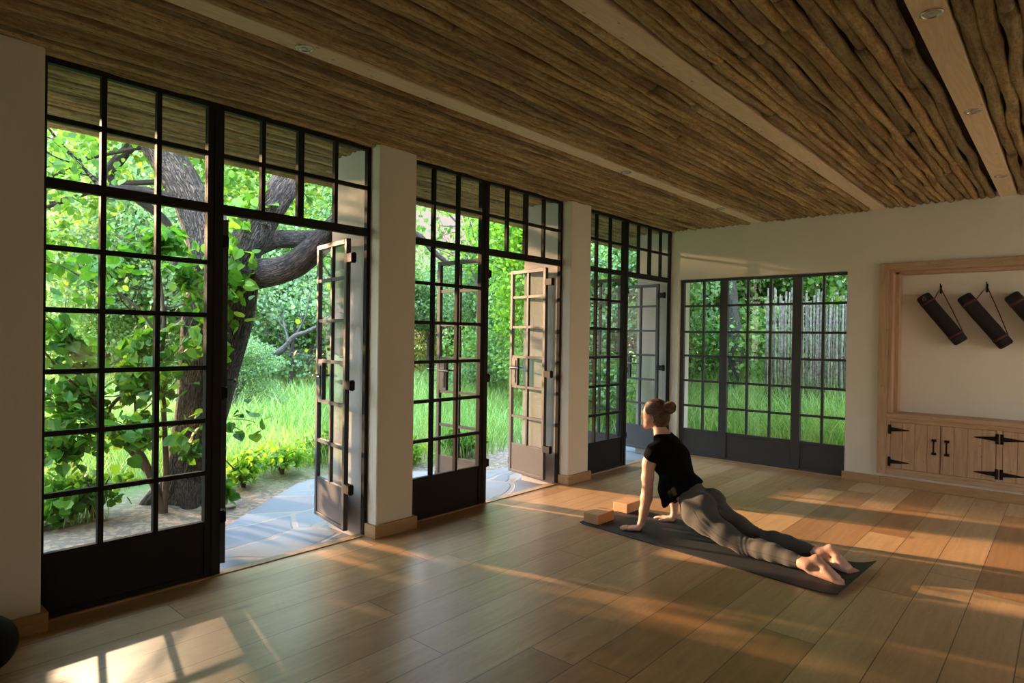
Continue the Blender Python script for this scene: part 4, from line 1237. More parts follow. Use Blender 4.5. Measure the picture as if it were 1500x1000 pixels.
def leaf_mesh(name, P, size, mat, parent=None, up=0.5, shape='round', sv=0.35, nrm=None):
    """P: (n,3) leaf bases; each leaf is a folded 6-point blade"""
    n = len(P)
    P = np.asarray(P, float)
    d = rng.normal(size=(n, 3)); d[:, 2] -= 0.35; d /= np.linalg.norm(d, axis=1)[:, None]      # pointing direction
    u = rng.normal(size=(n, 3)) * (1 - up) + np.array([0, 0, 1.0]) * up
    if nrm is not None: u = u + nrm
    sd = np.cross(d, u); sd /= np.linalg.norm(sd, axis=1)[:, None] + 1e-9
    up_ = np.cross(sd, d)
    s = size * (1 + sv * rng.uniform(-1, 1, n))[:, None]
    if shape == 'round': tpl = [(0, 0, 0), (0.30, 0.42, 0.06), (0.72, 0.36, 0.03), (1.0, 0, -0.10), (0.72, -0.36, 0.03), (0.30, -0.42, 0.06)]
    elif shape == 'heart': tpl = [(0.06, 0, 0), (-0.02, 0.26, 0.05), (0.28, 0.48, 0.07), (0.68, 0.36, 0.03), (1.05, 0, -0.14), (0.68, -0.36, 0.03), (0.28, -0.48, 0.07), (-0.02, -0.26, 0.05)]
    else: tpl = [(0, 0, 0), (0.35, 0.17, 0.03), (0.7, 0.14, 0.0), (1.0, 0, -0.08), (0.7, -0.14, 0.0), (0.35, -0.17, 0.03)]
    K = len(tpl)
    V = np.zeros((n, K, 3))
    for i, (a, b, c) in enumerate(tpl):
        V[:, i] = P + s * (a * d + b * sd + c * up_)
    idx = np.arange(n)[:, None] * K
    if K == 6: Fc = np.concatenate([idx + np.array([0, 1, 2, 3]), idx + np.array([0, 3, 4, 5])])
    else: Fc = np.concatenate([idx + np.array([0, 1, 2, 3]), idx + np.array([0, 3, 4, 4]) * 0 + np.array([0, 3, 4, 5]), idx + np.array([0, 5, 6, 7])])
    return np_mesh(name, V.reshape(-1, 3), Fc, mat, parent)

def blob_points(blobs, n, shell=0.55):
    """points in ellipsoids (cx,cy,cz,rx,ry,rz), biased to the outside"""
    w = np.array([b[3] * b[4] * b[5] for b in blobs]) ** 0.75; w /= w.sum()
    out = []
    for b, c in zip(blobs, rng.multinomial(n, w)):
        v = rng.normal(size=(c, 3)); v /= np.linalg.norm(v, axis=1)[:, None] + 1e-9
        r = rng.uniform(0, 1, c) ** shell
        out.append(np.array(b[:3]) + v * r[:, None] * np.array(b[3:]))
    return np.concatenate(out)

def bark_r(seed, amp=0.10, lob=5):
    def fn(i, k, a, Lg, p):
        return 1 + amp * (noise.noise(Vector((math.cos(a) * 1.6 + seed, math.sin(a) * 1.6, Lg * 1.6))) + 0.6 * noise.noise(Vector((math.cos(a) * 5, math.sin(a) * 5 + seed, Lg * 2.6))))
    return fn
def limb(mb, nodes, seg=16, seed=0, amp=0.10, sub=6, jit=0.0):
    """nodes: (x,y,z,r); Catmull-Rom subdivided"""
    P = [Vector(n_[:3]) for n_ in nodes]; R = [n_[3] for n_ in nodes]
    pts = []; rad = []
    for i in range(len(P) - 1):
        p0 = P[max(i - 1, 0)]; p1 = P[i]; p2 = P[i + 1]; p3 = P[min(i + 2, len(P) - 1)]
        for s in range(sub):
            t = s / sub
            q = 0.5 * ((2 * p1) + (p2 - p0) * t + (2 * p0 - 5 * p1 + 4 * p2 - p3) * t * t + (-p0 + 3 * p1 - 3 * p2 + p3) * t ** 3)
            pts.append(q); rad.append(R[i] + (R[i + 1] - R[i]) * t)
    pts.append(P[-1]); rad.append(R[-1])
    mb.tube(pts, rad, seg, bark_r(seed, amp))
    return mb
def twig_from(p, d, ln, r, depth, mb, rr, tips):
    nodes = []
    q = Vector(p); dd = Vector(d).normalized(); n = 4
    for i in range(n + 1):
        nodes.append((q.x, q.y, q.z, max(0.003, r * (1 - 0.75 * i / n))))
        dd = (dd + Vector((rr.uniform(-.28, .28), rr.uniform(-.28, .28), rr.uniform(-.2, .24)))).normalized()
        q = q + dd * ln / n
    limb(mb, nodes, 5 if r < 0.02 else 7, rr.random() * 50, 0.05, 2)
    tips += [Vector(nodes[k][:3]) for k in (2, 3, 4)]
    if depth > 0:
        for k in (1, 2, 3, 4):
            if rr.random() < 0.85:
                nd = (dd + Vector((rr.uniform(-1, 1), rr.uniform(-1, 1), rr.uniform(-.6, .8)))).normalized()
                twig_from(nodes[k][:3], nd, ln * rr.uniform(.45, .7), nodes[k][3] * 0.6, depth - 1, mb, rr, tips)

def clear_path(P, base):
    # drops leaves along the beam of the added spot lamp
    d = np.array([-1, 0.25, 0.577]); d /= np.linalg.norm(d)
    Q = P + np.array(base)
    keep = np.ones(len(P), bool)
    for o_ in ((-3.1, 1.0, 0.0), (-2.8, 1.2, 0.0)):
        v = Q - np.array(o_); t = v @ d; r = np.linalg.norm(v - t[:, None] * d, axis=1)
        keep &= r > 0.26
    return P[keep]

# the big leaning tree outside the nearest bay
big = empty('garden_tree', (-5.98, 2.38, -0.1)); BW = Vector((-5.98, 2.38, -0.1))
tag(big, 'big gnarled tree with furrowed bark just outside the nearest doors', 'tree')
def loc(nodes): return [(n_[0] - BW.x, n_[1] - BW.y, n_[2] - BW.z, n_[3]) for n_ in nodes]
stemL = [(-6.0, 2.36, -0.24, 0.27), (-5.98, 2.38, -0.01, 0.215), (-5.95, 2.41, 0.45, 0.185), (-5.92, 2.44, 0.95, 0.175), (-5.96, 2.47, 1.44, 0.162), (-5.99, 2.52, 1.95, 0.157), (-6.07, 2.52, 2.3, 0.158), (-6.17, 2.44, 2.65, 0.158), (-6.36, 2.34, 2.97, 0.153), (-6.55, 2.24, 3.27, 0.142), (-6.75, 2.2, 3.6, 0.131), (-6.92, 2.19, 4.1, 0.107), (-7.33, 2.1, 4.73, 0.069)]
stemR = [(-5.99, 2.44, 0.02, 0.150), (-5.96, 2.54, 0.56, 0.150), (-5.88, 2.61, 0.97, 0.142), (-5.81, 2.67, 1.38, 0.140), (-5.77, 2.72, 1.76, 0.157), (-5.76, 2.73, 2.08, 0.185), (-5.72, 2.83, 2.31, 0.165), (-5.66, 2.95, 2.57, 0.141), (-5.61, 3.06, 2.78, 0.129), (-5.6, 3.21, 3.03, 0.124), (-5.57, 3.37, 3.39, 0.107), (-5.53, 3.55, 3.9, 0.081), (-5.66, 3.71, 4.61, 0.056)]
limb1 = [(-5.78, 2.70, 1.93, 0.145), (-5.55, 2.84, 1.95, 0.128), (-5.27, 2.95, 2.0, 0.116), (-5.07, 3.04, 2.13, 0.112), (-5.02, 3.20, 2.32, 0.1), (-5.2, 3.55, 2.62, 0.085), (-5.45, 4.0, 3.0, 0.062), (-5.6, 4.6, 3.5, 0.035)]
limb2 = [(-5.84, 2.85, 2.19, 0.103), (-5.86, 3.1, 2.31, 0.093), (-5.94, 3.44, 2.37, 0.091), (-6.0, 3.79, 2.46, 0.08), (-6.0, 4.32, 2.72, 0.062), (-6.2, 4.9, 3.2, 0.035)]
tb = MB()
limb(tb, loc(stemL), 22, 1.3, 0.16); limb(tb, loc(stemR), 22, 4.1, 0.18); limb(tb, loc(limb1), 20, 7.7, 0.14); limb(tb, loc(limb2), 16, 9.4, 0.12)
limb(tb, loc([(-5.93, 2.47, 1.2, 0.12), (-5.87, 2.60, 1.7, 0.13), (-5.80, 2.70, 2.05, 0.15)]), 18, 3.0, 0.12)
for k, (dx, dy) in enumerate([(0.34, -0.12), (-0.1, -0.36), (0.18, 0.30), (-0.33, 0.1), (0.30, 0.15)]):
    limb(tb, loc([(-5.98, 2.38, 0.16, 0.12), (-5.98 + dx * 0.55, 2.38 + dy * 0.55, -0.02, 0.10), (-5.98 + dx, 2.38 + dy, -0.17, 0.05)]), 10, k, 0.1, 3)
tb.build('trunk', M['bark'], big, smooth=True)
br = MB()
for j, nodes in enumerate([
    [(-6.06, 2.53, 2.39, 0.045), (-6.24, 2.24, 2.65, 0.038), (-6.45, 1.79, 2.65, 0.030), (-6.58, 1.4, 2.45, 0.022), (-6.6, 0.9, 2.4, 0.012)],
    [(-6.49, 2.29, 3.17, 0.026), (-6.59, 2.07, 3.09, 0.020), (-6.69, 1.71, 2.93, 0.018), (-6.67, 1.46, 2.71, 0.012), (-6.7, 1.1, 2.6, 0.008)],
    [(-6.35, 2.40, 2.0, 0.040), (-6.75, 2.46, 2.46, 0.041), (-6.98, 2.25, 2.72, 0.041), (-7.19, 2.07, 2.91, 0.054), (-7.1, 2.15, 3.13, 0.054), (-7.03, 2.22, 3.25, 0.047), (-6.92, 2.32, 3.54, 0.041)],
    [(-6.30, 2.40, 2.86, 0.03), (-6.48, 2.3, 2.82, 0.026), (-6.7, 2.1, 2.8, 0.026), (-6.85, 1.97, 2.79, 0.024), (-7.04, 1.81, 2.72, 0.013)],
    [(-5.62, 3.10, 2.80, 0.03), (-5.75, 3.5, 3.0, 0.02), (-6.0, 3.9, 3.3, 0.012)],
    [(-5.62, 3.02, 2.72, 0.025), (-5.9, 3.2, 2.9, 0.018), (-6.2, 3.5, 2.95, 0.010)]]):
    limb(br, loc(nodes), 10, j * 1.7, 0.08, 5)
tips = []
rr = random.Random(5)
for (p, d) in [((-6.6, 1.2, 2.42), (-0.3, -1, 0.3)), ((-6.45, 1.8, 2.65), (-.2, -.5, .6)), ((-6.7, 1.5, 2.75), (-.1, -1, -.1)), ((-6.85, 2.0, 2.8), (-.6, -.6, .1)), ((-6.9, 2.3, 3.5), (-.4, -.6, .5)),
               ((-5.6, 3.2, 3.0), (.2, .6, .3)), ((-5.45, 4.0, 3.0), (-.2, .8, .1)), ((-6.0, 4.3, 2.7), (-.3, .8, -.2)), ((-5.8, 3.4, 2.4), (.1, .5, -.6)), ((-6.55, 2.3, 3.3), (.3, -.7, .4)),
               ((-6.6, 2.2, 3.3), (-.5, .7, .2)), ((-5.6, 3.4, 3.4), (-.6, .4, .2)), ((-5.7, 3.7, 2.45), (.1, .3, -1)), ((-5.9, 3.9, 2.5), (-.2, .4, -1)), ((-6.2, 2.3, 2.6), (-.2, -.9, -.2))]:
    twig_from((p[0] - BW.x, p[1] - BW.y, p[2] - BW.z), d, 0.95, 0.018, 1, br, rr, tips)
br.build('branches', M['bark'], big, smooth=True)
lp = [np.array(t) + rng.normal(size=3) * 0.10 for t in tips for _ in range(6)]
bl = [(-6.9, 1.2, 2.75, 0.9, 0.9, 0.75), (-7.4, 2.2, 3.4, 1.2, 1.2, 0.8), (-6.3, 2.9, 3.3, 0.8, 0.9, 0.5), (-6.9, 3.6, 3.1, 0.9, 1.0, 0.6), (-6.4, 3.9, 3.3, 0.7, 0.6, 0.5),
      (-7.1, 0.9, 2.1, 0.7, 0.8, 0.5), (-7.6, 3.0, 4.4, 1.8, 2.0, 1.0), (-6.3, 3.3, 3.9, 1.1, 0.9, 0.6), (-7.0, 1.8, 2.2, .6, .6, .5), (-5.9, 2.9, 2.75, .35, .35, .2)]
lp = np.concatenate([np.array(lp), blob_points([(b[0] - BW.x, b[1] - BW.y, b[2] - BW.z, b[3], b[4], b[5]) for b in bl], 9500, 0.5)])
lp = clear_path(lp, BW)
leaf_mesh('foliage', lp, 0.066, M['leaf_tree'], big, 0.45)

# climbing vine on the right stem
vt = empty('climbing_vine', (-5.80, 2.70, -0.1)); VB = Vector((-5.80, 2.70, -0.1))
tag(vt, 'bright green leafy vine climbing the fork of the big tree', 'vine')
vs_path = [(-5.80, 2.40, -0.1), (-5.77, 2.42, 0.6), (-5.70, 2.50, 1.2), (-5.62, 2.56, 1.7), (-5.58, 2.60, 2.1), (-5.56, 2.75, 2.5)]
vm = MB(); limb(vm, [(p[0] - VB.x, p[1] - VB.y, p[2] - VB.z, 0.012) for p in vs_path], 8, 2, 0.1); vm.build('stem', M['twig'], vt, smooth=True)
vb = [(-5.58, 2.62, 2.15, 0.14, 0.16, 0.28), (-5.56, 2.60, 1.75, 0.14, 0.13, 0.35), (-5.60, 2.52, 1.35, 0.12, 0.10, 0.25), (-5.60, 2.75, 2.5, 0.2, 0.2, 0.2), (-5.55, 2.45, 1.9, .12, .16, .4)]
leaf_mesh('foliage', blob_points([(b[0] - VB.x, b[1] - VB.y, b[2] - VB.z, b[3], b[4], b[5]) for b in vb], 150, 0.5), 0.095, M['leaf_lime'], vt, 0.35, 'heart', nrm=np.array([0.5, -0.5, 0]))

# young broad-leaved shrub in front of the trunk
sp_t = empty('broadleaf_sapling', (-5.66, 2.06, -0.12)); SB = Vector((-5.66, 2.06, -0.12))
tag(sp_t, 'leaning sapling with broad round leaves outside the nearest bay', 'shrub')
def ls(nodes): return [(n_[0] - SB.x, n_[1] - SB.y, n_[2] - SB.z, n_[3]) for n_ in nodes]
sm = MB()
sap = [[(-5.66, 2.06, -0.14, 0.030), (-5.68, 2.04, -0.05, 0.034), (-5.74, 1.99, 0.18, 0.034), (-5.79, 1.89, 0.44, 0.028), (-5.84, 1.78, 0.56, 0.025), (-5.81, 1.67, 0.69, 0.022), (-5.76, 1.58, 0.83, 0.019), (-5.81, 1.54, 1.02, 0.013), (-5.73, 1.48, 1.21, 0.008)],
       [(-5.66, 2.06, -0.13, 0.028), (-5.71, 2.09, 0.23, 0.024), (-5.78, 2.09, 0.74, 0.022), (-5.81, 2.08, 1.15, 0.02), (-5.79, 2.09, 1.49, 0.017), (-5.83, 2.06, 1.95, 0.010)],
       [(-5.74, 1.99, 0.18, 0.023), (-5.88, 1.87, 0.41, 0.023), (-5.85, 1.77, 0.54, 0.022), (-5.9, 1.72, 0.76, 0.017), (-5.74, 1.87, 0.98, 0.011)],
       [(-5.77, 1.96, 0.24, 0.017), (-5.82, 1.92, 0.46, 0.017), (-5.85, 1.9, 0.69, 0.011), (-5.87, 1.89, 1.09, 0.009)],
       [(-5.79, 2.09, 1.3, 0.015), (-5.85, 1.9, 1.6, 0.011), (-5.9, 1.6, 1.85, 0.008)], [(-5.76, 1.58, 0.83, 0.014), (-5.8, 1.35, 1.1, 0.01), (-5.85, 1.2, 1.35, 0.006)]]
for j, s_ in enumerate(sap): limb(sm, ls(s_), 9, j, 0.06, 4)
tips = []
for (p, d) in [((-5.73, 1.5, 1.15), (.1, -.4, .6)), ((-5.8, 1.35, 1.1), (-.1, -.8, .2)), ((-5.87, 1.89, 1.0), (.1, .3, .8)), ((-5.83, 2.06, 1.8), (.1, -.2, .7)), ((-5.9, 1.6, 1.8), (0, -.6, .3)),
               ((-5.76, 1.58, 0.83), (.3, -.9, 0)), ((-5.79, 1.89, 0.44), (.5, -.5, .1)), ((-5.85, 1.9, 0.69), (.2, .2, .4)), ((-5.81, 2.08, 1.15), (.2, .3, .2)), ((-5.84, 1.78, .56), (-.2, -.9, .1)),
               ((-5.81, 1.9, 1.5), (.3, -.3, .3)), ((-5.74, 1.87, .98), (.4, .1, .3)), ((-5.7, 2.1, .6), (.4, .4, .1)), ((-5.82, 2.08, 1.6), (.2, .5, .2))]:
    twig_from((p[0] - SB.x, p[1] - SB.y, p[2] - SB.z), d, 0.5, 0.008, 1, sm, rr, tips)
sm.build('stem', M['twig'], sp_t, smooth=True)
lp = np.array([np.array(t) + rng.normal(size=3) * 0.07 for t in tips for _ in range(3)])
bl = [(-5.80, 1.47, 1.32, 0.25, 0.26, 0.22), (-5.72, 1.83, 1.37, 0.22, 0.24, 0.22), (-5.80, 1.48, 0.86, 0.24, 0.26, 0.26), (-5.66, 1.87, 1.0, 0.2, 0.22, 0.22), (-5.85, 1.87, 1.85, 0.25, 0.3, 0.22), (-5.56, 2.16, 1.85, 0.14, 0.14, 0.2),
      (-5.82, 1.40, 0.50, 0.2, 0.25, 0.16), (-5.66, 1.85, 0.58, 0.16, 0.18, 0.16), (-5.54, 2.2, 0.42, 0.10, 0.10, 0.12), (-5.85, 2.1, 2.15, .25, .25, .15)]
lp = np.concatenate([lp, blob_points(list((b[0] - SB.x, b[1] - SB.y, b[2] - SB.z, b[3], b[4], b[5] * 1.15) for b in bl), 1750, 0.75)])
lp = clear_path(lp, SB)
leaf_mesh('foliage', lp, 0.082, M['leaf_near'], sp_t, 0.72, 'heart', 0.35)

def bush(x, y, r, h, n, size, mat, label, name='leafy_bush', shape='round', group=None, stems=5):
    z = float(gz(np.array(x), np.array(y)))
    t = empty(name, (x, y, z)); tag(t, label, 'bush', group)
    sb = MB(); q = random.Random(int(x * 100 + y * 10))
    for k in range(stems):
        a = q.uniform(0, 2 * PI); e = q.uniform(0.2, 0.8)
        limb(sb, [(0, 0, -0.02, 0.012 + r * 0.012), (r * e * 0.4 * math.cos(a), r * e * 0.4 * math.sin(a), h * 0.45, 0.008 + r * 0.008), (r * e * math.cos(a), r * e * math.sin(a), h * 0.85, 0.004)], 6, k, 0.05, 3)
    sb.build('stems', M['twig'], t, smooth=True)
    bl_ = [(q.uniform(-.45, .45) * r, q.uniform(-.45, .45) * r, h * q.uniform(.35, .75), r * q.uniform(.4, .65), r * q.uniform(.4, .65), h * q.uniform(.25, .4)) for _ in range(7)]
    P = blob_points(bl_, n, 0.5); P[:, 2] = np.maximum(P[:, 2], 0.02)
    leaf_mesh('foliage', P, size, mat, t, 0.5, shape)
    return t
for a in [(-5.75, 1.20, 0.34, 0.42, 380, 0.07, M['leaf_near'], 'low round-leaved plant at the foot of the leaning sapling'),
          (-5.9, 1.62, 0.30, 0.40, 320, 0.065, M['leaf_near'], 'low leafy plant in the leaf litter left of the big trunk'),
          (-6.4, 1.0, 0.5, 0.5, 420, 0.07, M['leaf_lime'], 'pale green low plant behind the first window, leftmost'),
          (-5.45, 2.42, 0.12, 0.25, 60, 0.09, M['leaf_near'], 'little broad-leaved plant touching the base of the big trunk', 'leafy_plant'),
          (-6.1, 2.95, 0.32, 0.34, 420, 0.055, M['leaf_lime'], 'low bright weed clump just right of the big trunk', 'leafy_plant'),
          (-6.35, 3.5, 0.42, 0.34, 480, 0.055, M['leaf_lime'], 'low bright weed clump in the middle of the first doorway', 'leafy_plant'),
          (-6.7, 4.15, 0.4, 0.34, 420, 0.055, M['leaf_near'], 'darker weed clump at the right of the first doorway', 'leafy_plant'),
          (-5.9, 4.75, 0.4, 0.40, 420, 0.055, M['leaf_lime'], 'bright weed clump outside the lower left panes of the middle bay', 'leafy_plant'),
          (-5.7, 5.6, 0.35, 0.36, 380, 0.055, M['leaf_near'], 'weed clump beyond the slabs of the middle doorway', 'leafy_plant')]:
    nm = a[8] if len(a) > 8 else 'leafy_bush'
    bush(*a[:8], name=nm)

# meadow grass
def grass():
    pts = []; hs_ = []; ws_ = []
    def field(n, xr, yr, hh, wd, test=None):
        x = rng.uniform(*xr, n); y = rng.uniform(*yr, n)
        m = np.ones(n, bool)
        if test is not None: m = test(x, y)
        x, y = x[m], y[m]
        patch = 0.75 + 0.5 * np.sin(x * 1.3 + y * 0.7) * np.sin(y * 1.1 - x * 0.5)
        pts.append(np.stack([x, y, gz(x, y) - 0.01], 1)); hs_.append(hh * (0.55 + 0.7 * rng.uniform(0, 1, len(x))) * (0.8 + 0.3 * patch)); ws_.append(np.full(len(x), wd))
    edge = lambda x, y: (x < -5.5 - 0.75 * np.exp(-((y - 3.4) / 1.7) ** 2) - 0.35 * np.sin(y * 2.1) * 0.4) & ((x + 5.98) ** 2 + (y - 2.38) ** 2 > 0.5)
    field(26000, (-10, -5.3), (0.2, 12.5), 0.30, 0.010, edge)
    field(34000, (-16, -9), (1, 20), 0.40, 0.016)
    field(22000, (-30, -15), (0, 34), 0.50, 0.030)
    # uphill beyond the end window
    field(24000, (-8.5, 1.5), (8.0, 11.0), 0.62, 0.012, lambda x, y: (y > 8.25) & ((x > -5.15) | (y > 9.4)))
    field(16000, (-12, 2.5), (10.5, 16), 0.75, 0.018)
    P = np.concatenate(pts); H = np.concatenate(hs_); Wd = np.concatenate(ws_)
    n = len(P)
    a = rng.uniform(0, 2 * PI, n); d = np.stack([np.cos(a), np.sin(a), np.zeros(n)], 1)
    b = rng.uniform(0, 2 * PI, n); lean = np.stack([np.cos(b), np.sin(b), np.zeros(n)], 1) * (H * rng.uniform(0.15, 0.75, n))[:, None]
    V = np.zeros((n, 5, 3)); z = np.array([0, 0, 1.0])
    V[:, 0] = P - d * (Wd / 2)[:, None]; V[:, 1] = P + d * (Wd / 2)[:, None]
    mid = P + lean * 0.35 + z * (H * 0.6)[:, None]
    V[:, 2] = mid + d * (Wd * 0.42)[:, None]; V[:, 3] = mid - d * (Wd * 0.42)[:, None]
    V[:, 4] = P + lean + z * (H * 0.98)[:, None]
    V = V.reshape(-1, 3); base = np.arange(n)[:, None] * 5
    Fq = np.concatenate([base + np.array([0, 1, 2, 3])])
    # quads for the lower part, degenerate-free triangles on top stored as a second object part
    me_f = [tuple(r) for r in []]
    F3 = base + np.array([3, 2, 4])
    me = bpy.data.meshes.new('meadow_grass')
    me.vertices.add(len(V)); me.vertices.foreach_set('co', V.astype(np.float32).ravel())
    loops = np.concatenate([Fq.ravel(), F3.ravel()]).astype(np.int32)
    me.loops.add(len(loops)); me.loops.foreach_set('vertex_index', loops)
    me.polygons.add(2 * n)
    ls_ = np.concatenate([np.arange(n) * 4, 4 * n + np.arange(n) * 3]).astype(np.int32)
    me.polygons.foreach_set('loop_start', ls_)
    me.polygons.foreach_set('loop_total', np.concatenate([np.full(n, 4), np.full(n, 3)]).astype(np.int32))
    me.materials.append(M['grass']); me.update(calc_edges=True); me.validate()
    o = bpy.data.objects.new('meadow_grass', me); C.objects.link(o)
    tag(o, 'tall fresh green meadow grass outside all the windows', 'grass', kind='stuff')
grass()

# backdrop trees: a few built trees, copied round the meadow
def make_tree(seed, h, spread, n, size, mat, bark, name='woodland_tree', low=0.15):
    q = random.Random(seed)
    t = empty(name, (0, 0, 0))
    tb_ = MB(); tips = []
    lean = q.uniform(-.25, .25), q.uniform(-.25, .25)
    nodes = [(0, 0, -0.15, 0.05 * h * 0.42), (lean[0] * h * .1, lean[1] * h * .1, h * .2, 0.016 * h), (lean[0] * h * .3, lean[1] * h * .2, h * .5, 0.012 * h), (lean[0] * h * .2, lean[1] * h * .5, h * .85, 0.004 * h)]
    nodes[0] = (0, 0, -0.15, 0.022 * h)
    limb(tb_, nodes, 10, seed, 0.12, 5)
    bl_ = []
    for k in range(9):
        a = q.uniform(0, 2 * PI); z = h * q.uniform(low + .08, .8); rr_ = spread * q.uniform(.3, .75) * (1.1 - z / h * .5)
        e = (rr_ * math.cos(a), rr_ * math.sin(a), z + h * q.uniform(.02, .14))
        limb(tb_, [(lean[0] * z * .4, lean[1] * z * .4, z - h * .06, 0.007 * h), (e[0] * .5, e[1] * .5, z + h * .02, 0.005 * h), (e[0], e[1], e[2], 0.002 * h)], 6, k, 0.08, 4)
        bl_.append((e[0], e[1], e[2], spread * q.uniform(.28, .5), spread * q.uniform(.28, .5), h * q.uniform(.08, .17)))
    bl_.append((0, 0, h * .82, spread * .5, spread * .5, h * .18)); bl_.append((0, 0, h * .6, spread * .6, spread * .6, h * .16))
    tb_.build('trunk', bark, t, smooth=True)
    P = blob_points(bl_, n, 0.42); P[:, 2] = np.maximum(P[:, 2], 0.1)
    leaf_mesh('foliage', P, size, mat, t, 0.4)
    return t
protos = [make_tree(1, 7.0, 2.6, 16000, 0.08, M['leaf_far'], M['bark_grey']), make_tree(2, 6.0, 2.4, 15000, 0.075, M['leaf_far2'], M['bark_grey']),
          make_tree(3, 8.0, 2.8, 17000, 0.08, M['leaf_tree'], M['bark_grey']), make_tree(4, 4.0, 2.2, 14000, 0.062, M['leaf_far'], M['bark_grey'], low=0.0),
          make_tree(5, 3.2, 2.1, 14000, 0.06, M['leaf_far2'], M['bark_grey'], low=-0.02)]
kinds = ['tall', 'grey-green', 'bright', 'low bushy', 'thicket-like']
used = [False] * 5
GROUPL = {0: 'tall dark green tree in the woodland behind the meadow', 1: 'grey-green tree in the woodland behind the meadow', 2: 'tall bright green tree in the woodland behind the meadow',
          3: 'low bushy green tree at the edge of the meadow', 4: 'spreading grey-green thicket bush at the edge of the meadow'}
def plant(k, px, dist, s, rz, label=None):
    """px = compass bearing in degrees counted from +Y towards -X, dist from the room's viewer spot"""
    b = math.radians(px); x = -math.sin(b) * dist; y = math.cos(b) * dist
    o = protos[k] if not used[k] else copy_tree(protos[k])
    used[k] = True
    o.location = (x, y, float(gz(np.array(x), np.array(y))) - 0.02); o.rotation_euler = (0, 0, rz); o.scale = (s, s, s)
    if label: tag(o, label, 'tree')
    else: tag(o, GROUPL[k], 'tree', ['tall dark trees', 'grey-green trees', 'bright trees', 'bushy trees', 'thicket bushes'][k])
    return o
plan = [ # kind, bearing, distance, scale, turn
 (3, 74, 17, 1.05, 2.0), (1, 71.5, 14, 0.9, 0.5), (4, 77.5, 21, 1.1, 1.0), (3, 76, 23, 1.2, 0.2), (4, 74.5, 15, 1.0, 1.1), (0, 73, 20, 1.2, 3.0), (3, 71, 15.5, 1.0, 4.0),
 (1, 69, 18, 1.0, 2.2), (4, 67.5, 15.0, 1.1, 0.7), (2, 66, 22, 1.2, 1.7), (1, 64, 16.5, 0.75, 3.3), (3, 62, 17.0, 1.15, 5.0), (0, 60.5, 22, 1.0, 2.6), (4, 59, 15.5, 1.0, 4.4), (1, 57, 19, 1.0, 0.1),
 (3, 55.5, 17.0, 1.1, 1.9), (0, 57.5, 21, 1.05, 5.5), (4, 52.5, 17.5, 1.05, 3.5), (4, 50.5, 20, 0.95, 0.9), (4, 48.8, 18.0, 1.0, 2.4), (4, 47, 19.5, 1.05, 0.4), (3, 45.3, 20.0, 0.8, 3.9),
 (2, 37.6, 12.5, 0.62, 1.4), (4, 64.9, 11.4, 0.42, 1.2), (4, 43.0, 15.5, 1.0, 5.2), (0, 39.8, 17, 1.1, 0.8), (3, 38.5, 13.0, 1.0, 2.8), (1, 37, 15.5, 1.0, 4.9), (2, 35.5, 12.5, 0.9, 2.1), (3, 33.5, 12.0, 0.95, 0.2),
 (0, 33.8, 17, 1.1, 3.7), (1, 31.5, 13.5, 1.0, 1.2), (4, 30, 11.0, 1.0, 4.1), (2, 28.5, 15, 1.0, 5.8), (3, 28, 13.0, 1.1, 3.1), (0, 25.3, 16, 1.1, 1.5), (4, 25.0, 14.2, 1.1, 0.6), (1, 23, 14.5, 1.1, 2.9),
 (3, 21.5, 15.0, 1.1, 4.6), (2, 20.2, 15.5, 1.05, 0.5), (3, 18.3, 14.0, 1.2, 1.8), (2, 16.0, 14.5, 0.95, 3.4), (0, 13.5, 17, 1.1, 2.0), (1, 11.5, 14.0, 1.0, 5.1), (3, 8.5, 14.5, 1.2, 0.9), (4, 97, 8.2, 1.0, 1.3), (4, 91, 9.5, 0.8, 4.3), (2, 5.5, 16, 1.1, 2.2)]  # two thickets out of view are added to block sun from the nearest bay
for a in plan: plant(*a)

def lone_tree(nodes, label, name='bare_tree', bark='bark_grey', twigs=(), foliage=None, mat=None, size=0.08, n=0):
    b0 = Vector(nodes[0][:3]); t = empty(name, b0); tag(t, label, 'tree')
    m_ = MB(); limb(m_, [(q[0] - b0.x, q[1] - b0.y, q[2] - b0.z, q[3]) for q in nodes], 12, b0.x, 0.14, 6)
    tips = []
    q_ = random.Random(int(abs(b0.x) * 13))
    for (p, d, ln, r) in twigs: twig_from((p[0] - b0.x, p[1] - b0.y, p[2] - b0.z), d, ln, r, 2, m_, q_, tips)
    m_.build('trunk', M[bark], t, smooth=True)
    P = []
    if foliage: P.append(blob_points([(f[0] - b0.x, f[1] - b0.y, f[2] - b0.z, f[3], f[4], f[5]) for f in foliage], n, 0.5))
    if foliage and tips: P.append(np.array([np.array(t_) + q_.uniform(-.05, .05) for t_ in tips for _ in range(3)]))
    if P: leaf_mesh('foliage', np.concatenate(P), size, M[mat], t, 0.4)
    return t
lone_tree([(-10.95, 4.95, 0.0, 0.06), (-10.68, 5.23, 0.70, 0.045), (-10.5, 5.4, 0.95, 0.055), (-10.29, 5.59, 1.09, 0.058), (-10.2, 5.67, 1.21, 0.042), (-10.1, 5.76, 1.36, 0.04), (-9.94, 5.9, 1.44, 0.035), (-9.68, 6.13, 1.63, 0.018)],
          'pale grey dead limb slanting up across the first doorway view', 'dead_tree', twigs=[((-10.1, 5.76, 1.36), (.2, .3, .8), 0.9, 0.02), ((-10.29, 5.59, 1.1), (.4, .5, -.1), 0.7, 0.02), ((-9.8, 6.0, 1.55), (.3, .5, .5), 0.8, 0.015), ((-10.2, 5.7, 1.2), (-.3, .2, .9), 0.8, 0.018)])
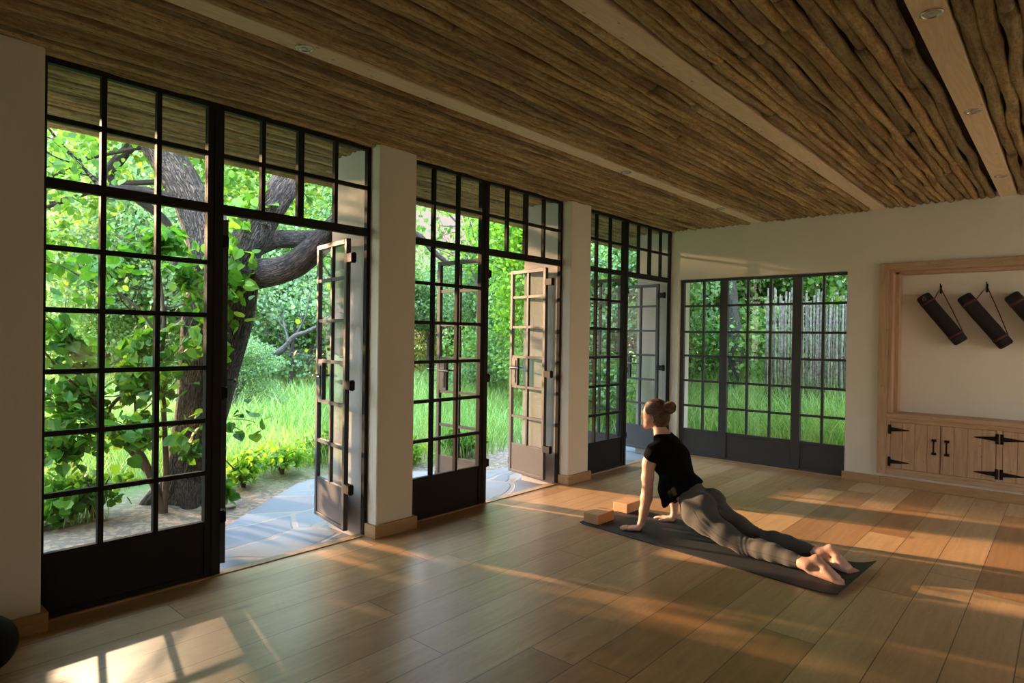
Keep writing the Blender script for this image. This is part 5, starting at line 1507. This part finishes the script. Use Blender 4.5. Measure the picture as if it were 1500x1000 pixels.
lone_tree([(-12.87, 5.96, -0.1, 0.13), (-12.83, 6.01, 0.39, 0.112), (-12.81, 6.03, 1.23, 0.098), (-12.92, 5.95, 2.62, 0.084), (-13.04, 5.85, 4.02, 0.07)],
          'slim grey trunk beyond the meadow, just right of the big tree', 'grey_tree', foliage=[(-13, 5.9, 4.4, 1.2, 1.2, 0.8)], mat='leaf_far', n=900)
lone_tree([(-12.2, 6.7, 0.0, 0.055), (-12.1, 6.85, 0.6, 0.04), (-12.15, 6.9, 1.3, 0.035), (-12.0, 7.1, 2.2, 0.02)],
          'small dark crooked tree at the end of the meadow in the first doorway', 'crooked_tree', bark='bark', twigs=[((-12.1, 6.85, 0.6), (.2, .8, .4), 1.2, 0.03), ((-12.15, 6.9, 1.2), (-.2, -.8, .5), 1.0, 0.02), ((-12.1, 6.9, 1.0), (.1, .9, .2), 1.0, 0.02)],
          foliage=[(-12.1, 6.9, 2.0, .8, .9, .5)], mat='leaf_far2', n=500)
lone_tree([(-4.36, 10.85, 0.1, 0.135), (-4.38, 10.8, 0.67, 0.115), (-4.37, 10.8, 1.2, 0.125), (-4.39, 10.8, 1.5, 0.12), (-4.42, 10.78, 2.08, 0.083), (-4.45, 10.75, 2.56, 0.077), (-4.49, 10.73, 3.38, 0.071), (-4.52, 10.72, 4.92, 0.05)],
          'knobbly grey trunk seen through the end window beside its left post', 'grey_tree', foliage=[(-4.5, 10.9, 3.6, 1.3, 1.2, 0.7), (-3.7, 10.4, 3.2, 0.9, 0.8, 0.5)], mat='leaf_tree', n=2600)
lone_tree([(-9.75, 10.05, 0.0, 0.09), (-9.84, 10.0, 2.19, 0.06), (-9.88, 9.97, 3.09, 0.06), (-9.98, 9.89, 3.69, 0.062), (-10.1, 9.79, 4.14, 0.06), (-10.19, 9.71, 4.59, 0.05), (-10.25, 9.66, 5.34, 0.03)],
          'thin sparse tree against the pink sky in the middle bay', 'sparse_tree', twigs=[((-9.98, 9.89, 3.6), (-.5, -.5, .6), 1.3, 0.03), ((-9.9, 9.95, 3.0), (-.6, -.6, .3), 1.3, 0.025), ((-10.1, 9.8, 4.1), (.5, .4, .5), 1.3, 0.03), ((-9.85, 10, 2.6), (-.5, -.4, .7), 1.0, 0.02)],
          foliage=[(-9.9, 9.9, 3.1, 0.8, 0.8, 0.35), (-9.6, 10.1, 3.6, 0.5, 0.5, 0.3)], mat='leaf_tree', n=420)
lone_tree([(-7.0, 5.45, -0.1, 0.07), (-7.0, 5.4, 1.8, 0.06), (-6.75, 5.25, 2.75, 0.05), (-6.22, 5.2, 2.68, 0.035), (-6.05, 5.34, 2.46, 0.038), (-5.89, 5.48, 2.29, 0.020)],
          'slender tree whose bare branch crosses the upper left of the middle bay', 'slender_tree', bark='bark', twigs=[((-6.5, 5.1, 2.75), (.1, .6, .6), 0.8, 0.012), ((-6.2, 5.2, 2.65), (.3, .5, -.3), 0.6, 0.010)])
lone_tree([(-6.72, 8.50, -0.1, 0.08), (-6.75, 8.45, 1.2, 0.065), (-6.9, 8.4, 2.4, 0.055), (-7.1, 8.3, 3.3, 0.045), (-7.1, 8.2, 4.2, 0.03)],
          'lime green tree with drooping boughs in the middle doorway', 'weeping_tree', bark='bark', twigs=[((-6.9, 8.4, 2.4), (-.8, -.3, .3), 1.0, 0.025), ((-7.4, 8.3, 3.0), (.6, .5, .2), 1.0, 0.025), ((-7.3, 8.3, 3.2), (-.6, -.5, .5), 1.0, 0.02)],
          foliage=[(-7.25, 8.1, 3.3, 0.9, 0.8, 0.6), (-7.1, 8.0, 2.5, 0.40, 0.40, 0.65), (-7.3, 8.35, 1.9, 0.5, 0.45, 0.55), (-7.2, 8.8, 2.9, 0.6, 0.6, 0.6), (-7.0, 8.1, 1.5, .28, .28, .45)], mat='leaf_lime', n=3800, size=0.07)
lone_tree([(-5.6, 9.6, 0.1, 0.06), (-5.5, 9.6, 1.4, 0.05), (-5.3, 9.5, 2.6, 0.04), (-5.1, 9.4, 3.4, 0.02)],
          'leafy young tree outside the farthest bay and the left panes of the end window', 'young_tree', bark='bark', twigs=[((-5.5, 9.6, 1.6), (.6, -.2, .6), .9, 0.02), ((-5.4, 9.5, 2.2), (-.6, -.4, .5), .9, 0.02)],
          foliage=[(-5.3, 9.5, 2.7, 1.0, 0.9, 0.6), (-5.7, 9.7, 1.8, 0.8, 0.7, 0.5), (-4.9, 9.6, 2.1, 0.5, 0.5, 0.4)], mat='leaf_tree', n=3000, size=0.075)
lone_tree([(-1.55, 10.2, 0.15, 0.05), (-1.6, 10.15, 1.4, 0.045), (-1.75, 10.0, 2.3, 0.035), (-2.1, 9.9, 2.7, 0.02), (-2.6, 9.9, 2.85, 0.012)],
          'slim tree whose leafy bough hangs before the pole fence', 'slim_tree', twigs=[((-2.1, 9.9, 2.7), (-.8, .1, .1), .9, 0.012), ((-1.9, 9.95, 2.5), (-.7, 0, -.1), .7, 0.010)],
          foliage=[(-2.7, 9.95, 2.75, 0.7, 0.4, 0.3), (-2.2, 9.9, 2.45, 0.45, 0.3, 0.22), (-3.4, 10.0, 2.9, 0.5, 0.4, 0.25), (-2.6, 9.9, 2.05, .18, .15, .2)], mat='leaf_tree', n=900, size=0.075)

# pole fence beyond the end window
def pole_fence():
    p0, p1 = Vector((-3.72, 10.42, 0)), Vector((-1.2, 11.0, 0))
    t = empty('pole_fence', p0); tag(t, 'tall fence of thin grey upright poles beyond the end window', 'fence')
    d = (p1 - p0); n_ = int(d.length / 0.036); m_ = MB(); q = random.Random(3)
    for k in range(n_):
        p = d * (k / n_); r = q.uniform(0.013, 0.021); o_ = q.uniform(-.02, .02)
        h = 2.17 + q.uniform(-.16, .12)
        m_.tube([(p.x, p.y + o_, 0.05), (p.x + q.uniform(-.012, .012), p.y + o_, h * .5), (p.x + q.uniform(-.02, .02), p.y + o_, h)], [r, r * .95, r * .8], 7)
    m_.build('poles', M['fence'], t, smooth=True)
    r_ = MB()
    for z in (0.5, 1.7): r_.tube([(0.0, 0.04, z), (d.x, d.y + 0.04, z)], [0.028, 0.028], 8)
    r_.build('cross_rail', M['fence'], t, smooth=True)
pole_fence()


# ------------------------------------------------------------------ light, sky, camera
def sun(name, direction, strength, color, angle):
    l = bpy.data.lights.new(name, 'SUN'); l.energy = strength; l.color = color; l.angle = math.radians(angle)
    o = bpy.data.objects.new(name, l); C.objects.link(o)
    d = Vector(direction).normalized()
    o.rotation_euler = d.to_track_quat('-Z', 'Y').to_euler()
    o.location = (-20, -10, 10)
    return o
az = math.radians(14); el = math.radians(10.5)
sun('low_sun', (math.cos(az), math.sin(az), -math.tan(el)), 5.6, (1.0, 0.60, 0.34), 1.4)

# added spot lamp standing in for a second sun, for the floor patch
sl = bpy.data.lights.new('added_sun_spot', 'SPOT'); sl.energy = 4800; sl.color = (1.0, 0.66, 0.40); sl.spot_size = math.radians(4.6); sl.spot_blend = 0.4; sl.shadow_soft_size = 0.25
so_ = bpy.data.objects.new('added_sun_spot', sl); C.objects.link(so_)
SD = Vector((1, -0.25, -0.577)).normalized()
so_.location = Vector((-2.85, 1.05, 0.0)) - SD * 30; so_.rotation_euler = SD.to_track_quat('-Z', 'Y').to_euler()

wld = bpy.data.worlds.new('evening_sky'); sc.world = wld; wld.use_nodes = True
nt = wld.node_tree; nt.nodes.clear()
out = nt.nodes.new('ShaderNodeOutputWorld'); bg = nt.nodes.new('ShaderNodeBackground')
tc = nt.nodes.new('ShaderNodeTexCoord')
sp = nt.nodes.new('ShaderNodeSeparateXYZ'); L(nt, tc.outputs['Generated'], sp.inputs[0])
cc = ramp(nt, sp.outputs[2], [(0.0, (0.90, 0.70, 0.60)), (0.16, (1.0, 0.82, 0.74)), (0.34, (0.80, 0.86, 1.0)), (1.0, (0.44, 0.68, 1.0))])
L(nt, cc, bg.inputs[0])
stv = math_n(nt, 'ADD', math_n(nt, 'MULTIPLY', math_n(nt, 'MAXIMUM', math_n(nt, 'SUBTRACT', sp.outputs[2], 0.22), 0.0), 8.0), 0.34)
dt = nt.nodes.new('ShaderNodeVectorMath'); dt.operation = 'DOT_PRODUCT'; L(nt, tc.outputs['Generated'], dt.inputs[0]); dt.inputs[1].default_value = (0.50, -0.86, 0.05)
stv = math_n(nt, 'ADD', stv, math_n(nt, 'MULTIPLY', math_n(nt, 'MAXIMUM', dt.outputs['Value'], 0.0), 3.2))
L(nt, stv, bg.inputs[1])
L(nt, bg.outputs[0], out.inputs[0])

cam = bpy.data.cameras.new('camera'); cam.sensor_width = 36; cam.lens = 930.9 / 1500 * 36; cam.clip_start = 0.05; cam.clip_end = 500
co = bpy.data.objects.new('camera', cam); C.objects.link(co)
r_ = Vector((0.74961297, 0.66172635, 0.01409403)); u_ = Vector((-0.01533926, -0.00391968, 0.99987466)); f_ = Vector((-0.66169865, 0.74973521, -0.00721215))
mw = Matrix(((r_.x, u_.x, -f_.x, 0), (r_.y, u_.y, -f_.y, 0), (r_.z, u_.z, -f_.z, 1.4), (0, 0, 0, 1)))
co.matrix_world = mw
sc.camera = co
vs_ = sc.view_settings
vs_.view_transform = 'Standard'; vs_.look = 'None'; vs_.gamma = 1; vs_.use_curve_mapping = False
vs_.exposure = 1.72
